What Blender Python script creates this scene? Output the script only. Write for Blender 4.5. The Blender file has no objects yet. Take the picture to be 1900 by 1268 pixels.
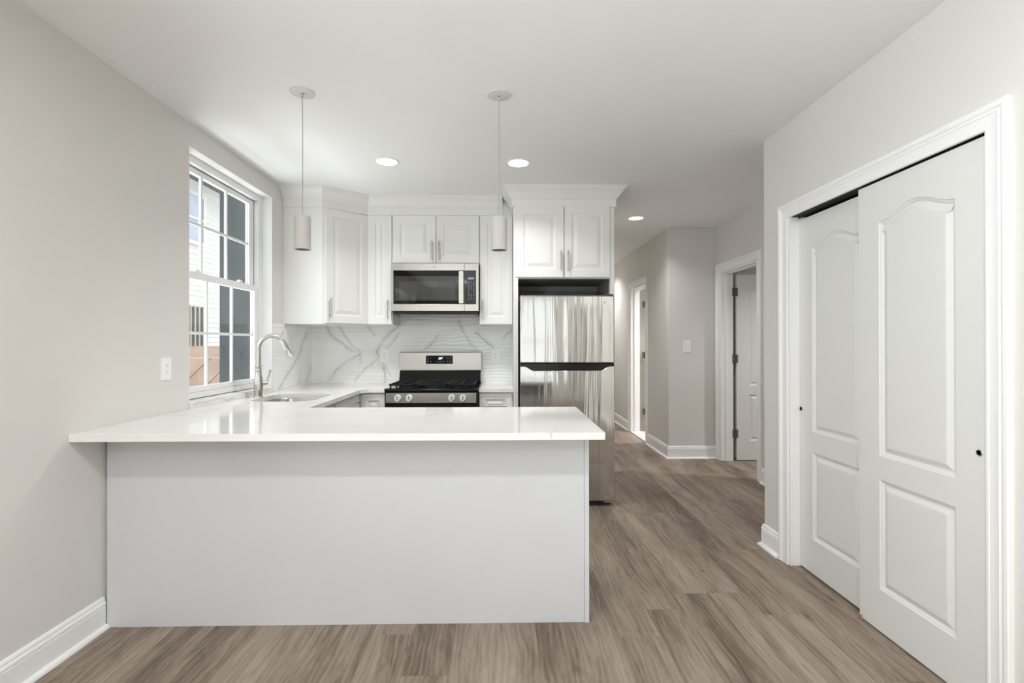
import bpy, bmesh, math, random
from mathutils import Vector, Matrix
from mathutils.geometry import delaunay_2d_cdt

random.seed(7)
scene = bpy.context.scene
COL = scene.collection
PI = math.pi

# ------------------------------------------------------------------ camera
cam_d = bpy.data.cameras.new('camera')
cam = bpy.data.objects.new('camera', cam_d)
COL.objects.link(cam)
cam_d.sensor_width = 36.0
cam_d.lens = 930.7 / 1900 * 36.0
cam_d.clip_start = 0.05
R = ((0.9998439, 0.0176405, 0.0009757), (-0.0176373, 0.9998393, -0.0032174), (-0.0010323, 0.0031997, 0.9999943))
cam.matrix_world = Matrix(((R[0][0], R[0][2], -R[0][1], 0.0),
                           (R[1][0], R[1][2], -R[1][1], 0.0),
                           (R[2][0], R[2][2], -R[2][1], 1.2864),
                           (0, 0, 0, 1)))
scene.camera = cam

# ------------------------------------------------------------------ world, exposure
world = bpy.data.worlds.new('overcast sky')
scene.world = world
world.use_nodes = True
bg = world.node_tree.nodes['Background']
bg.inputs[0].default_value = (0.93, 0.97, 1.0, 1)
bg.inputs[1].default_value = 2.0
scene.view_settings.view_transform = 'Standard'
scene.view_settings.look = 'None'
scene.view_settings.gamma = 1.0
scene.view_settings.use_curve_mapping = False
scene.view_settings.exposure = 0.17
scene.cycles.use_denoising = True
scene.cycles.max_bounces = 10
scene.cycles.diffuse_bounces = 6
scene.cycles.glossy_bounces = 5
scene.cycles.transparent_max_bounces = 12
scene.cycles.caustics_reflective = False
scene.cycles.caustics_refractive = False
scene.cycles.sample_clamp_indirect = 6.0

def light_object(name, data, loc, rot=(0, 0, 0), parent=None):
    o = bpy.data.objects.new(name, data)
    COL.objects.link(o)
    o.location = loc
    o.rotation_euler = rot
    if parent:
        o.parent = parent
    return o

# added area lights tilted up to brighten the ceiling: two outside the unseen side windows
# (left wall, behind the camera) and one outside the kitchen window
FILL_W, KFILL_W = 200, 62
side_fill = bpy.data.lights.new('ceiling_fill', 'AREA')
side_fill.shape = 'RECTANGLE'
side_fill.size, side_fill.size_y = 1.3, 1.0
side_fill.energy = FILL_W
side_fill.color = (0.92, 0.96, 1.0)
for y in (-2.1, -0.4):
    light_object('ceiling_fill', side_fill, (-2.55, y, 0.80), (PI / 2 + math.radians(35), 0, -PI / 2))
kfill = bpy.data.lights.new('kitchen_fill', 'AREA')
kfill.shape = 'RECTANGLE'
kfill.size, kfill.size_y = 1.1, 0.7
kfill.energy = KFILL_W
kfill.color = (0.97, 0.99, 1.0)
light_object('kitchen_fill', kfill, (-2.45, 3.45, 0.35), (PI / 2 + math.radians(50), 0, -PI / 2))
CAN_W = 7.5        # each recessed ceiling light
PENDANT_W = 0.8
sun_d = bpy.data.lights.new('hazy_sun', 'SUN')
sun_d.energy = 1.2
sun_d.angle = 0.2
light_object('hazy_sun', sun_d, (0, 0, 9), (math.radians(28), math.radians(-48), 0))

# ------------------------------------------------------------------ main dimensions (metres)
XL, XR, YB, ZC = -1.813, 1.656, 4.769, 2.569
ZT = 0.906                     # worktop height
YF = -3.2                      # wall behind the camera

# ------------------------------------------------------------------ materials
def mat(name):
    m = bpy.data.materials.new(name)
    m.use_nodes = True
    nt = m.node_tree
    return m, nt, nt.nodes['Principled BSDF']

def nd(nt, t, **kw):
    n = nt.nodes.new(t)
    for k, v in kw.items():
        setattr(n, k, v)
    return n

def lk(nt, a, b):
    nt.links.new(a, b)

def mth(nt, op, a, b=None, clamp=False):
    n = nd(nt, 'ShaderNodeMath', operation=op, use_clamp=clamp)
    for i, v in enumerate((a, b)):
        if v is None:
            continue
        if isinstance(v, (int, float)):
            n.inputs[i].default_value = v
        else:
            lk(nt, v, n.inputs[i])
    return n.outputs[0]

def vmth(nt, op, a, b=None, scale=None):
    n = nd(nt, 'ShaderNodeVectorMath', operation=op)
    for i, v in enumerate((a, b)):
        if v is None:
            continue
        if isinstance(v, (tuple, list)):
            n.inputs[i].default_value = v
        else:
            lk(nt, v, n.inputs[i])
    if scale is not None:
        if isinstance(scale, (int, float)):
            n.inputs['Scale'].default_value = scale
        else:
            lk(nt, scale, n.inputs['Scale'])
    return n

def noise(nt, vec, scale=5.0, detail=3.0, rough=0.5, dist=0.0):
    n = nd(nt, 'ShaderNodeTexNoise')
    if vec is not None:
        lk(nt, vec, n.inputs['Vector'])
    n.inputs['Scale'].default_value = scale
    n.inputs['Detail'].default_value = detail
    n.inputs['Roughness'].default_value = rough
    n.inputs['Distortion'].default_value = dist
    return n

def ramp(nt, fac, stops):
    n = nd(nt, 'ShaderNodeValToRGB')
    e = n.color_ramp.elements
    while len(e) < len(stops):
        e.new(0.5)
    for el, (p, c) in zip(e, stops):
        el.position = p
        el.color = c if len(c) == 4 else (*c, 1)
    lk(nt, fac, n.inputs[0])
    return n.outputs[0]

def mix(nt, fac, a, b):
    n = nd(nt, 'ShaderNodeMix', data_type='RGBA')
    for sock, v in ((n.inputs[0], fac), (n.inputs[6], a), (n.inputs[7], b)):
        if isinstance(v, (int, float)):
            sock.default_value = v
        elif isinstance(v, tuple):
            sock.default_value = (*v, 1) if len(v) == 3 else v
        else:
            lk(nt, v, sock)
    return n.outputs[2]

def position(nt):
    return nd(nt, 'ShaderNodeNewGeometry').outputs['Position']

def mapping(nt, vec, scale=(1, 1, 1), rot=(0, 0, 0)):
    n = nd(nt, 'ShaderNodeMapping')
    lk(nt, vec, n.inputs['Vector'])
    n.inputs['Scale'].default_value = scale
    n.inputs['Rotation'].default_value = rot
    return n.outputs[0]

def bump(nt, h, strength, dist, b):
    n = nd(nt, 'ShaderNodeBump')
    n.inputs['Strength'].default_value = strength
    n.inputs['Distance'].default_value = dist
    lk(nt, h, n.inputs['Height'])
    lk(nt, n.outputs[0], b.inputs['Normal'])

def paint(name, col, rough=0.5, var=0.02, bscale=60, bstr=0.03, spec=0.5):
    """Painted or moulded surface: colour with a faint mottling and a fine orange-peel bump."""
    m, nt, b = mat(name)
    p = position(nt)
    n1 = noise(nt, p, 2.5, 3)
    lo = tuple(c * (1 - var) for c in col)
    hi = tuple(min(1, c * (1 + var)) for c in col)
    lk(nt, ramp(nt, n1.outputs[0], [(0.3, lo), (0.7, hi)]), b.inputs['Base Color'])
    b.inputs['Roughness'].default_value = rough
    b.inputs['Specular IOR Level'].default_value = spec
    if bstr:
        bump(nt, noise(nt, p, bscale, 2).outputs[0], bstr, 0.002, b)
    return m

M = {}
M['wall'] = paint('greige wall paint', (0.705, 0.688, 0.660), 0.85, 0.012, 90, 0.05, 0.25)
M['ceiling'] = paint('white ceiling paint', (0.87, 0.87, 0.865), 0.9, 0.008, 70, 0.03, 0.2)
M['trim'] = paint('white trim paint', (0.88, 0.88, 0.875), 0.38, 0.006, 40, 0.01)
M['door'] = paint('white door paint', (0.74, 0.74, 0.725), 0.45, 0.006, 60, 0.02)
M['cabinet'] = paint('white lacquer', (0.82, 0.82, 0.805), 0.4, 0.004, 50, 0.006)
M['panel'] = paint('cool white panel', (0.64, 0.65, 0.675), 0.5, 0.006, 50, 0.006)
M['vinyl'] = paint('white window vinyl', (0.84, 0.84, 0.84), 0.35, 0.004, 40, 0.0)
M['plastic'] = paint('white plastic', (0.90, 0.90, 0.885), 0.35, 0.004, 40, 0.0)
M['dark'] = paint('black gap', (0.012, 0.011, 0.010), 0.7, 0.05, 40, 0.0)
M['niche'] = paint('grey niche shade', (0.30, 0.30, 0.29), 0.7, 0.03, 40, 0.02)  # shade inside the refrigerator niche, painted as grey
M['black_gloss'] = paint('black enamel', (0.007, 0.007, 0.0075), 0.12, 0.05, 40, 0.0, 0.28)
M['black_plastic'] = paint('black plastic', (0.018, 0.018, 0.019), 0.35, 0.05, 90, 0.02)
M['iron'] = paint('cast iron', (0.010, 0.010, 0.011), 0.5, 0.1, 200, 0.15, 0.2)
M['charcoal'] = paint('charcoal appliance side', (0.07, 0.07, 0.07), 0.5, 0.05, 200, 0.05)
M['shade'] = paint('matte taupe white enamel', (0.56, 0.53, 0.51), 0.6, 0.01, 60, 0.01)
M['canopy'] = paint('white enamel canopy', (0.68, 0.67, 0.66), 0.5, 0.01, 60, 0.0)
M['bronze'] = paint('antique bronze', (0.115, 0.098, 0.080), 0.4, 0.1, 60, 0.0)
M['copper'] = paint('worn copper', (0.36, 0.20, 0.13), 0.5, 0.25, 60, 0.1)
M['keys'] = paint('grey key legend', (0.42, 0.42, 0.43), 0.5, 0.0, 60, 0.0)
M['stucco'] = paint('grey blue stucco', (0.062, 0.072, 0.080), 0.9, 0.10, 120, 0.4, 0.1)
M['soffit'] = paint('grey soffit', (0.13, 0.135, 0.14), 0.8, 0.06, 40, 0.0)  # shade under the neighbour's eave is put into this dark grey
M['siding'] = paint('cream vinyl siding', (0.80, 0.79, 0.74), 0.6, 0.02, 30, 0.02)
M['cream'] = paint('cream metal bars', (0.78, 0.70, 0.58), 0.5, 0.03, 40, 0.0)
M['roof_metal'] = paint('faded terracotta metal roof', (0.66, 0.46, 0.36), 0.55, 0.14, 25, 0.05)
M['roof_rib'] = paint('pale roof rib', (0.74, 0.57, 0.46), 0.55, 0.1, 25, 0.0)
M['far_pane'] = paint('pale reflective far window pane', (0.48, 0.53, 0.66), 0.2, 0.1, 10, 0.0)
M['wall_box'] = paint('pale blue meter enamel', (0.36, 0.45, 0.54), 0.5, 0.04, 40, 0.0)
M['concrete'] = paint('driveway concrete', (0.34, 0.33, 0.31), 0.9, 0.12, 30, 0.2)
M['bath_tile'] = paint('white bath tile', (0.80, 0.78, 0.74), 0.3, 0.02, 30, 0.0)

def metal(name, col, rough, streak=(1, 1, 60), bstr=0.06, wave=0.0, aniso=0.0, fine=0.15):
    m, nt, b = mat(name)
    p = position(nt)
    n1 = noise(nt, mapping(nt, p, streak), 8, 4)
    lk(nt, ramp(nt, n1.outputs[0], [(0.25, tuple(c * 0.93 for c in col)), (0.75, col)]), b.inputs['Base Color'])
    b.inputs['Metallic'].default_value = 1.0
    lk(nt, mth(nt, 'ADD', mth(nt, 'MULTIPLY', n1.outputs[0], 0.08), rough - 0.04), b.inputs['Roughness'])
    b.inputs['Anisotropic'].default_value = aniso
    h = mth(nt, 'MULTIPLY', n1.outputs[0], fine)
    if wave:
        n2 = noise(nt, mapping(nt, p, (7.0, 7.0, 0.30)), 1.0, 3, 0.55, 0.5)
        h = mth(nt, 'ADD', h, mth(nt, 'MULTIPLY', n2.outputs[0], wave))
    bump(nt, h, bstr, 0.01, b)
    return m

M['steel'] = metal('brushed stainless steel', (0.50, 0.475, 0.445), 0.30, (0.6, 0.6, 90))
M['steel_fridge'] = metal('wavy brushed stainless steel', (0.53, 0.51, 0.485), 0.08, (70, 70, 0.6), 0.20, 3.0, 0.0, 0.012)
M['nickel'] = metal('satin nickel', (0.60, 0.575, 0.54), 0.26, (30, 30, 30), 0.01)
M['knob'] = paint('pale silver knob finish', (0.72, 0.70, 0.675), 0.28, 0.01, 60, 0.0, 0.6)
M['brass'] = metal('pale brass', (0.72, 0.64, 0.50), 0.32, (20, 20, 20), 0.01)

def emitter(name, col, s):
    m, nt, b = mat(name)
    b.inputs['Base Color'].default_value = (*col, 1)
    b.inputs['Emission Color'].default_value = (*col, 1)
    b.inputs['Emission Strength'].default_value = s
    return m

M['lens'] = emitter('lit lamp lens', (1.0, 0.98, 0.95), 9.0)
M['digits'] = emitter('lit digits', (0.9, 0.97, 1.0), 2.2)
M['dim_digits'] = emitter('dim digits', (0.30, 0.34, 0.40), 0.05)
M['bulb'] = emitter('warm lamp face', (0.75, 0.52, 0.40), 0.28)

def glass_mat(name, tint, refl):
    m, nt, b = mat(name)
    nt.nodes.remove(b)
    out = nt.nodes['Material Output']
    tr = nd(nt, 'ShaderNodeBsdfTransparent')
    tr.inputs[0].default_value = (*tint, 1)
    gl = nd(nt, 'ShaderNodeBsdfGlossy')
    gl.inputs['Roughness'].default_value = 0.02
    fr = nd(nt, 'ShaderNodeLayerWeight')
    fr.inputs['Blend'].default_value = 0.5
    f5 = mth(nt, 'ADD', mth(nt, 'MULTIPLY', mth(nt, 'POWER', fr.outputs['Facing'], 5.0), 0.96), 0.04)
    mx = nd(nt, 'ShaderNodeMixShader')
    lk(nt, mth(nt, 'MULTIPLY', f5, refl), mx.inputs[0])
    lk(nt, tr.outputs[0], mx.inputs[1])
    lk(nt, gl.outputs[0], mx.inputs[2])
    lk(nt, mx.outputs[0], out.inputs[0])
    return m
M['glass'] = glass_mat('clear window glass', (0.97, 0.985, 0.98), 1.0)

def dark_glass(name, col, spec=0.35):
    m, nt, b = mat(name)
    n1 = noise(nt, position(nt), 900, 0)
    lk(nt, ramp(nt, n1.outputs[0], [(0.4, tuple(c * 0.9 for c in col)), (0.6, col)]), b.inputs['Base Color'])
    b.inputs['Roughness'].default_value = 0.05
    b.inputs['Specular IOR Level'].default_value = spec
    return m
M['oven_glass'] = dark_glass('black oven glass', (0.004, 0.004, 0.004), 0.15)
M['oven_mesh'] = dark_glass('microwave screen', (0.055, 0.055, 0.052))
M['oven_mesh_edge'] = dark_glass('microwave screen border', (0.035, 0.033, 0.032))
M['keypad'] = dark_glass('keypad glass', (0.022, 0.022, 0.026))

# --- floor planks
def floor_material():
    m, nt, b = mat('greige oak planks')
    p = position(nt)
    sep = nd(nt, 'ShaderNodeSeparateXYZ')
    lk(nt, p, sep.inputs[0])
    W, L = 0.181, 1.22
    xs = mth(nt, 'DIVIDE', mth(nt, 'ADD', sep.outputs[0], 0.035), W)
    ix = mth(nt, 'FLOOR', xs)
    wn = nd(nt, 'ShaderNodeTexWhiteNoise', noise_dimensions='1D')
    lk(nt, ix, wn.inputs['W'])
    ys = mth(nt, 'ADD', mth(nt, 'DIVIDE', sep.outputs[1], L), mth(nt, 'MULTIPLY', wn.outputs['Value'], 5.3))
    iy = mth(nt, 'FLOOR', ys)
    cmb = nd(nt, 'ShaderNodeCombineXYZ')
    lk(nt, ix, cmb.inputs[0])
    lk(nt, iy, cmb.inputs[1])
    wn2 = nd(nt, 'ShaderNodeTexWhiteNoise', noise_dimensions='3D')
    lk(nt, cmb.outputs[0], wn2.inputs['Vector'])
    off = vmth(nt, 'SCALE', wn2.outputs['Color'], scale=30.0).outputs[0]
    # warped plank coordinates give the curling grain round the knots
    base = vmth(nt, 'ADD', p, off).outputs[0]
    wob = noise(nt, mapping(nt, base, (5.0, 1.3, 1)), 1.0, 2, 0.5)
    wv = vmth(nt, 'SCALE', vmth(nt, 'SUBTRACT', wob.outputs['Color'], (0.5, 0.5, 0.5)).outputs[0], scale=0.11).outputs[0]
    gco = vmth(nt, 'ADD', base, wv).outputs[0]
    big = noise(nt, mapping(nt, gco, (8.5, 0.75, 1)), 1.0, 3, 0.55, 0.3)
    fine = noise(nt, mapping(nt, gco, (62, 2.6, 1)), 1.0, 4, 0.65, 0.4)
    hair = noise(nt, mapping(nt, gco, (260, 7, 1)), 1.0, 3, 0.6)
    ring = nd(nt, 'ShaderNodeTexWave', wave_type='BANDS', bands_direction='X')
    lk(nt, mapping(nt, gco, (1, 0.13, 1)), ring.inputs['Vector'])
    ring.inputs['Scale'].default_value = 13
    ring.inputs['Distortion'].default_value = 5.0
    ring.inputs['Detail'].default_value = 3
    ring.inputs['Detail Scale'].default_value = 1.6
    mott = noise(nt, mapping(nt, gco, (26, 5.5, 1)), 1.0, 5, 0.7, 0.8)
    t = mth(nt, 'MULTIPLY', big.outputs[0], 0.50)
    t = mth(nt, 'ADD', t, mth(nt, 'MULTIPLY', mth(nt, 'SUBTRACT', mott.outputs[0], 0.5), 0.30))
    t = mth(nt, 'ADD', t, 0.06)
    t = mth(nt, 'ADD', t, mth(nt, 'MULTIPLY', fine.outputs[0], 0.24))
    t = mth(nt, 'ADD', t, mth(nt, 'MULTIPLY', hair.outputs[0], 0.14))
    t = mth(nt, 'ADD', t, mth(nt, 'MULTIPLY', ring.outputs[0], 0.05))
    t = mth(nt, 'ADD', t, mth(nt, 'MULTIPLY', mth(nt, 'SUBTRACT', wn2.outputs['Value'], 0.5), 0.10))
    c = ramp(nt, t, [(0.36, (0.105, 0.075, 0.053)), (0.46, (0.185, 0.141, 0.106)), (0.55, (0.272, 0.217, 0.168)), (0.68, (0.365, 0.303, 0.243))])
    # knots
    vo = nd(nt, 'ShaderNodeTexVoronoi', feature='F1', voronoi_dimensions='2D')
    lk(nt, mapping(nt, gco, (5.2, 1.9, 0)), vo.inputs['Vector'])
    vo.inputs['Scale'].default_value = 1.0
    kn = ramp(nt, vo.outputs['Distance'], [(0.02, (1, 1, 1)), (0.085, (0, 0, 0))])
    gate = mth(nt, 'SUBTRACT', mth(nt, 'MULTIPLY', noise(nt, p, 1.9, 1).outputs[0], 5.0), 2.3, clamp=True)
    c = mix(nt, mth(nt, 'MULTIPLY', mth(nt, 'MULTIPLY', kn, 0.6), gate), c, (0.075, 0.052, 0.038))
    # joints
    fx = mth(nt, 'FRACT', xs)
    fy = mth(nt, 'FRACT', ys)
    ex = mth(nt, 'MULTIPLY', mth(nt, 'MINIMUM', fx, mth(nt, 'SUBTRACT', 1.0, fx)), W)
    ey = mth(nt, 'MULTIPLY', mth(nt, 'MINIMUM', fy, mth(nt, 'SUBTRACT', 1.0, fy)), L)
    e = mth(nt, 'MINIMUM', ex, ey)
    j = mth(nt, 'SUBTRACT', 1.0, mth(nt, 'DIVIDE', e, 0.0016), clamp=True)
    c = mix(nt, mth(nt, 'MULTIPLY', j, 0.45), c, (0.07, 0.05, 0.04))
    lk(nt, c, b.inputs['Base Color'])
    lk(nt, mth(nt, 'SUBTRACT', 0.56, mth(nt, 'MULTIPLY', fine.outputs[0], 0.14)), b.inputs['Roughness'])
    b.inputs['Specular IOR Level'].default_value = 0.35
    bump(nt, mth(nt, 'SUBTRACT', mth(nt, 'MULTIPLY', fine.outputs[0], 0.5), j), 0.12, 0.002, b)
    return m
M['floor'] = floor_material()

# --- stone with veins drawn along measured lines
BACK_VEINS = [
 ([(-1.658, 1.446), (-1.628, 1.364), (-1.509, 1.281), (-1.42, 1.217)], 1.3),
 ([(-1.554, 1.446), (-1.502, 1.379), (-1.434, 1.274), (-1.345, 1.202)], 1),
 ([(-1.341, 1.206), (-1.367, 1.176), (-1.487, 1.109), (-1.569, 1.034), (-1.613, 0.989), (-1.643, 0.937)], 1.2),
 ([(-1.36, 1.184), (-1.338, 1.109)], 0.7),
 ([(-1.181, 1.146), (-1.315, 1.041), (-1.405, 0.921)], 0.8),
 ([(-0.986, 1.446), (-1.091, 1.356), (-1.158, 1.296), (-1.196, 1.198)], 1.1),
 ([(-0.986, 1.378), (-1.069, 1.273), (-1.106, 1.236)], 0.7),
 ([(-1.192, 1.198), (-1.151, 1.116), (-1.121, 1.011), (-1.114, 0.921)], 1.5),
 ([(-1.143, 1.101), (-1.069, 0.981)], 0.7),
 ([(-1.278, 1.446), (-1.211, 1.356)], 0.8),
 ([(-0.416, 1.506), (-0.387, 1.419), (-0.344, 1.332), (-0.257, 1.215)], 1),
 ([(-0.256, 1.39), (-0.14, 1.288), (-0.053, 1.201)], 1.4),
 ([(-0.619, 1.354), (-0.677, 1.274), (-0.742, 1.23)], 0.9),
 ([(0.092, 1.433), (0.005, 1.331)], 0.7),
 ([(-0.879, 1.535), (-0.517, 1.564)], 0.6),
]
LEFT_VEINS = [
 ([(4.218, 1.448), (4.114, 1.341)], 0.8),
 ([(4.642, 1.384), (4.55, 1.296), (4.48, 1.183), (4.329, 1.092), (4.204, 1.012), (4.071, 0.925)], 1.5),
 ([(4.498, 0.957), (4.429, 0.92)], 0.9),
 ([(4.737, 1.058), (4.623, 0.933)], 1.1),
]
TOP_VEINS = [
 ([(-0.985, 2.38), (-0.786, 2.362), (-0.713, 2.405), (-0.646, 2.539), (-0.389, 2.622), (-0.359, 2.695), (-0.272, 2.814), (-0.227, 2.897), (-0.088, 2.962)], 1),
 ([(-0.232, 2.652), (-0.24, 2.794)], 0.7),
 ([(-0.395, 2.612), (-0.344, 2.772)], 0.6),
 ([(0.205, 2.118), (0.241, 2.209), (0.289, 2.309), (0.391, 2.401)], 0.7),
 ([(-1.807, 2.688), (-1.666, 2.665), (-1.546, 2.605)], 0.7),
]

def stone(name, veins, axes, base, vein, width, rough, wave=False, seams=(), haze=0.55):
    m, nt, b = mat(name)
    p = position(nt)
    sep = nd(nt, 'ShaderNodeSeparateXYZ')
    lk(nt, p, sep.inputs[0])
    cmb = nd(nt, 'ShaderNodeCombineXYZ')
    lk(nt, sep.outputs[axes[0]], cmb.inputs[0])
    lk(nt, sep.outputs[axes[1]], cmb.inputs[1])
    n0 = noise(nt, p, 11, 5, 0.65)
    warp = vmth(nt, 'SCALE', vmth(nt, 'SUBTRACT', n0.outputs['Color'], (0.5, 0.5, 0.5)).outputs[0], scale=0.06).outputs[0]
    q2 = vmth(nt, 'ADD', cmb.outputs[0], warp).outputs[0]
    q = vmth(nt, 'MULTIPLY', q2, (1, 1, 0)).outputs[0]
    best = None
    for pts, w in veins:
        for (ax, ay), (bx, by) in zip(pts, pts[1:]):
            d = (bx - ax, by - ay, 0)
            l2 = d[0] ** 2 + d[1] ** 2
            pa = vmth(nt, 'SUBTRACT', q, (ax, ay, 0)).outputs[0]
            t = mth(nt, 'MULTIPLY', vmth(nt, 'DOT_PRODUCT', pa, d).outputs['Value'], 1.0 / l2, clamp=True)
            cl = vmth(nt, 'SCALE', d, scale=t).outputs[0]
            ds = mth(nt, 'MULTIPLY', vmth(nt, 'DISTANCE', pa, cl).outputs['Value'], 1.0 / (w * width))
            best = ds if best is None else mth(nt, 'MINIMUM', best, ds)
    core = mth(nt, 'SUBTRACT', 1.0, best, clamp=True)
    halo = mth(nt, 'SUBTRACT', 1.0, mth(nt, 'MULTIPLY', best, 0.17), clamp=True)
    n1 = noise(nt, p, 14, 3)
    k = mth(nt, 'MULTIPLY', core, mth(nt, 'SUBTRACT', mth(nt, 'MULTIPLY', n1.outputs[0], 2.0), 0.45), clamp=True)
    k = mth(nt, 'ADD', k, mth(nt, 'MULTIPLY', mth(nt, 'MULTIPLY', halo, halo), mth(nt, 'MULTIPLY', n0.outputs[0], haze)), clamp=True)
    n2 = noise(nt, p, 3.0, 5, 0.6, 0.8)
    bcol = ramp(nt, n2.outputs[0], [(0.3, tuple(c * 0.93 for c in base)), (0.6, base)])
    c = mix(nt, k, bcol, vein)
    for ax, v in seams:
        dd = mth(nt, 'ABSOLUTE', mth(nt, 'SUBTRACT', sep.outputs[ax], v))
        s = mth(nt, 'SUBTRACT', 1.0, mth(nt, 'DIVIDE', dd, 0.0018), clamp=True)
        c = mix(nt, mth(nt, 'MULTIPLY', s, 0.45), c, (0.45, 0.45, 0.44))
    lk(nt, c, b.inputs['Base Color'])
    b.inputs['Roughness'].default_value = rough
    if wave:
        wv = nd(nt, 'ShaderNodeTexWave', wave_type='BANDS', bands_direction='Z', wave_profile='SIN')
        lk(nt, mapping(nt, p, (0.45, 0.45, 1)), wv.inputs['Vector'])
        wv.inputs['Scale'].default_value = 9.0
        wv.inputs['Distortion'].default_value = 7.0
        wv.inputs['Detail'].default_value = 1.0
        wv.inputs['Detail Scale'].default_value = 0.9
        bump(nt, wv.outputs[0], 0.30, 0.006, b)
    return m

M['quartz'] = stone('white veined quartz', TOP_VEINS, (0, 1), (0.86, 0.845, 0.82), (0.52, 0.47, 0.42), 0.0055, 0.10, haze=0.10)
M['tile_back'] = stone('wavy marble tile', BACK_VEINS, (0, 2), (0.88, 0.89, 0.875), (0.46, 0.46, 0.455), 0.0075, 0.16, True, ((2, 1.212),))
M['tile_left'] = stone('wavy marble tile of the side wall', LEFT_VEINS, (1, 2), (0.88, 0.89, 0.875), (0.46, 0.46, 0.455), 0.0085, 0.16, True, ((2, 1.212),))
M['sill_stone'] = stone('marble sill', [([(2.95, 0.93), (3.2, 0.935), (3.4, 0.915)], 1.0), ([(3.5, 0.94), (3.7, 0.91), (3.9, 0.93)], 1.0)], (1, 2), (0.80, 0.79, 0.76), (0.5, 0.48, 0.45), 0.006, 0.2)

# ------------------------------------------------------------------ mesh helpers
def fill(loops):
    """Triangles (counter-clockwise) that fill the first loop and leave the others open; indices into the flattened loops."""
    flat = [Vector((p[0], p[1])) for l in loops for p in l]
    faces, s = [], 0
    for l in loops:
        ids = list(range(s, s + len(l)))
        area = sum(l[i - 1][0] * l[i][1] - l[i][0] * l[i - 1][1] for i in range(len(l)))
        faces.append(ids if area > 0 else ids[::-1])
        s += len(l)
    _v, _e, fs, ov, _oe, of = delaunay_2d_cdt(flat, [], faces, 1, 1e-7)
    out = []
    for f, src in zip(fs, of):
        if list(src) == [0]:
            t = tuple(ov[i][0] for i in f)
            a, b, c = (flat[i] for i in t[:3])
            if (b - a).cross(c - a) < 0:
                t = t[::-1]
            out.append(t)
    return out

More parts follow.
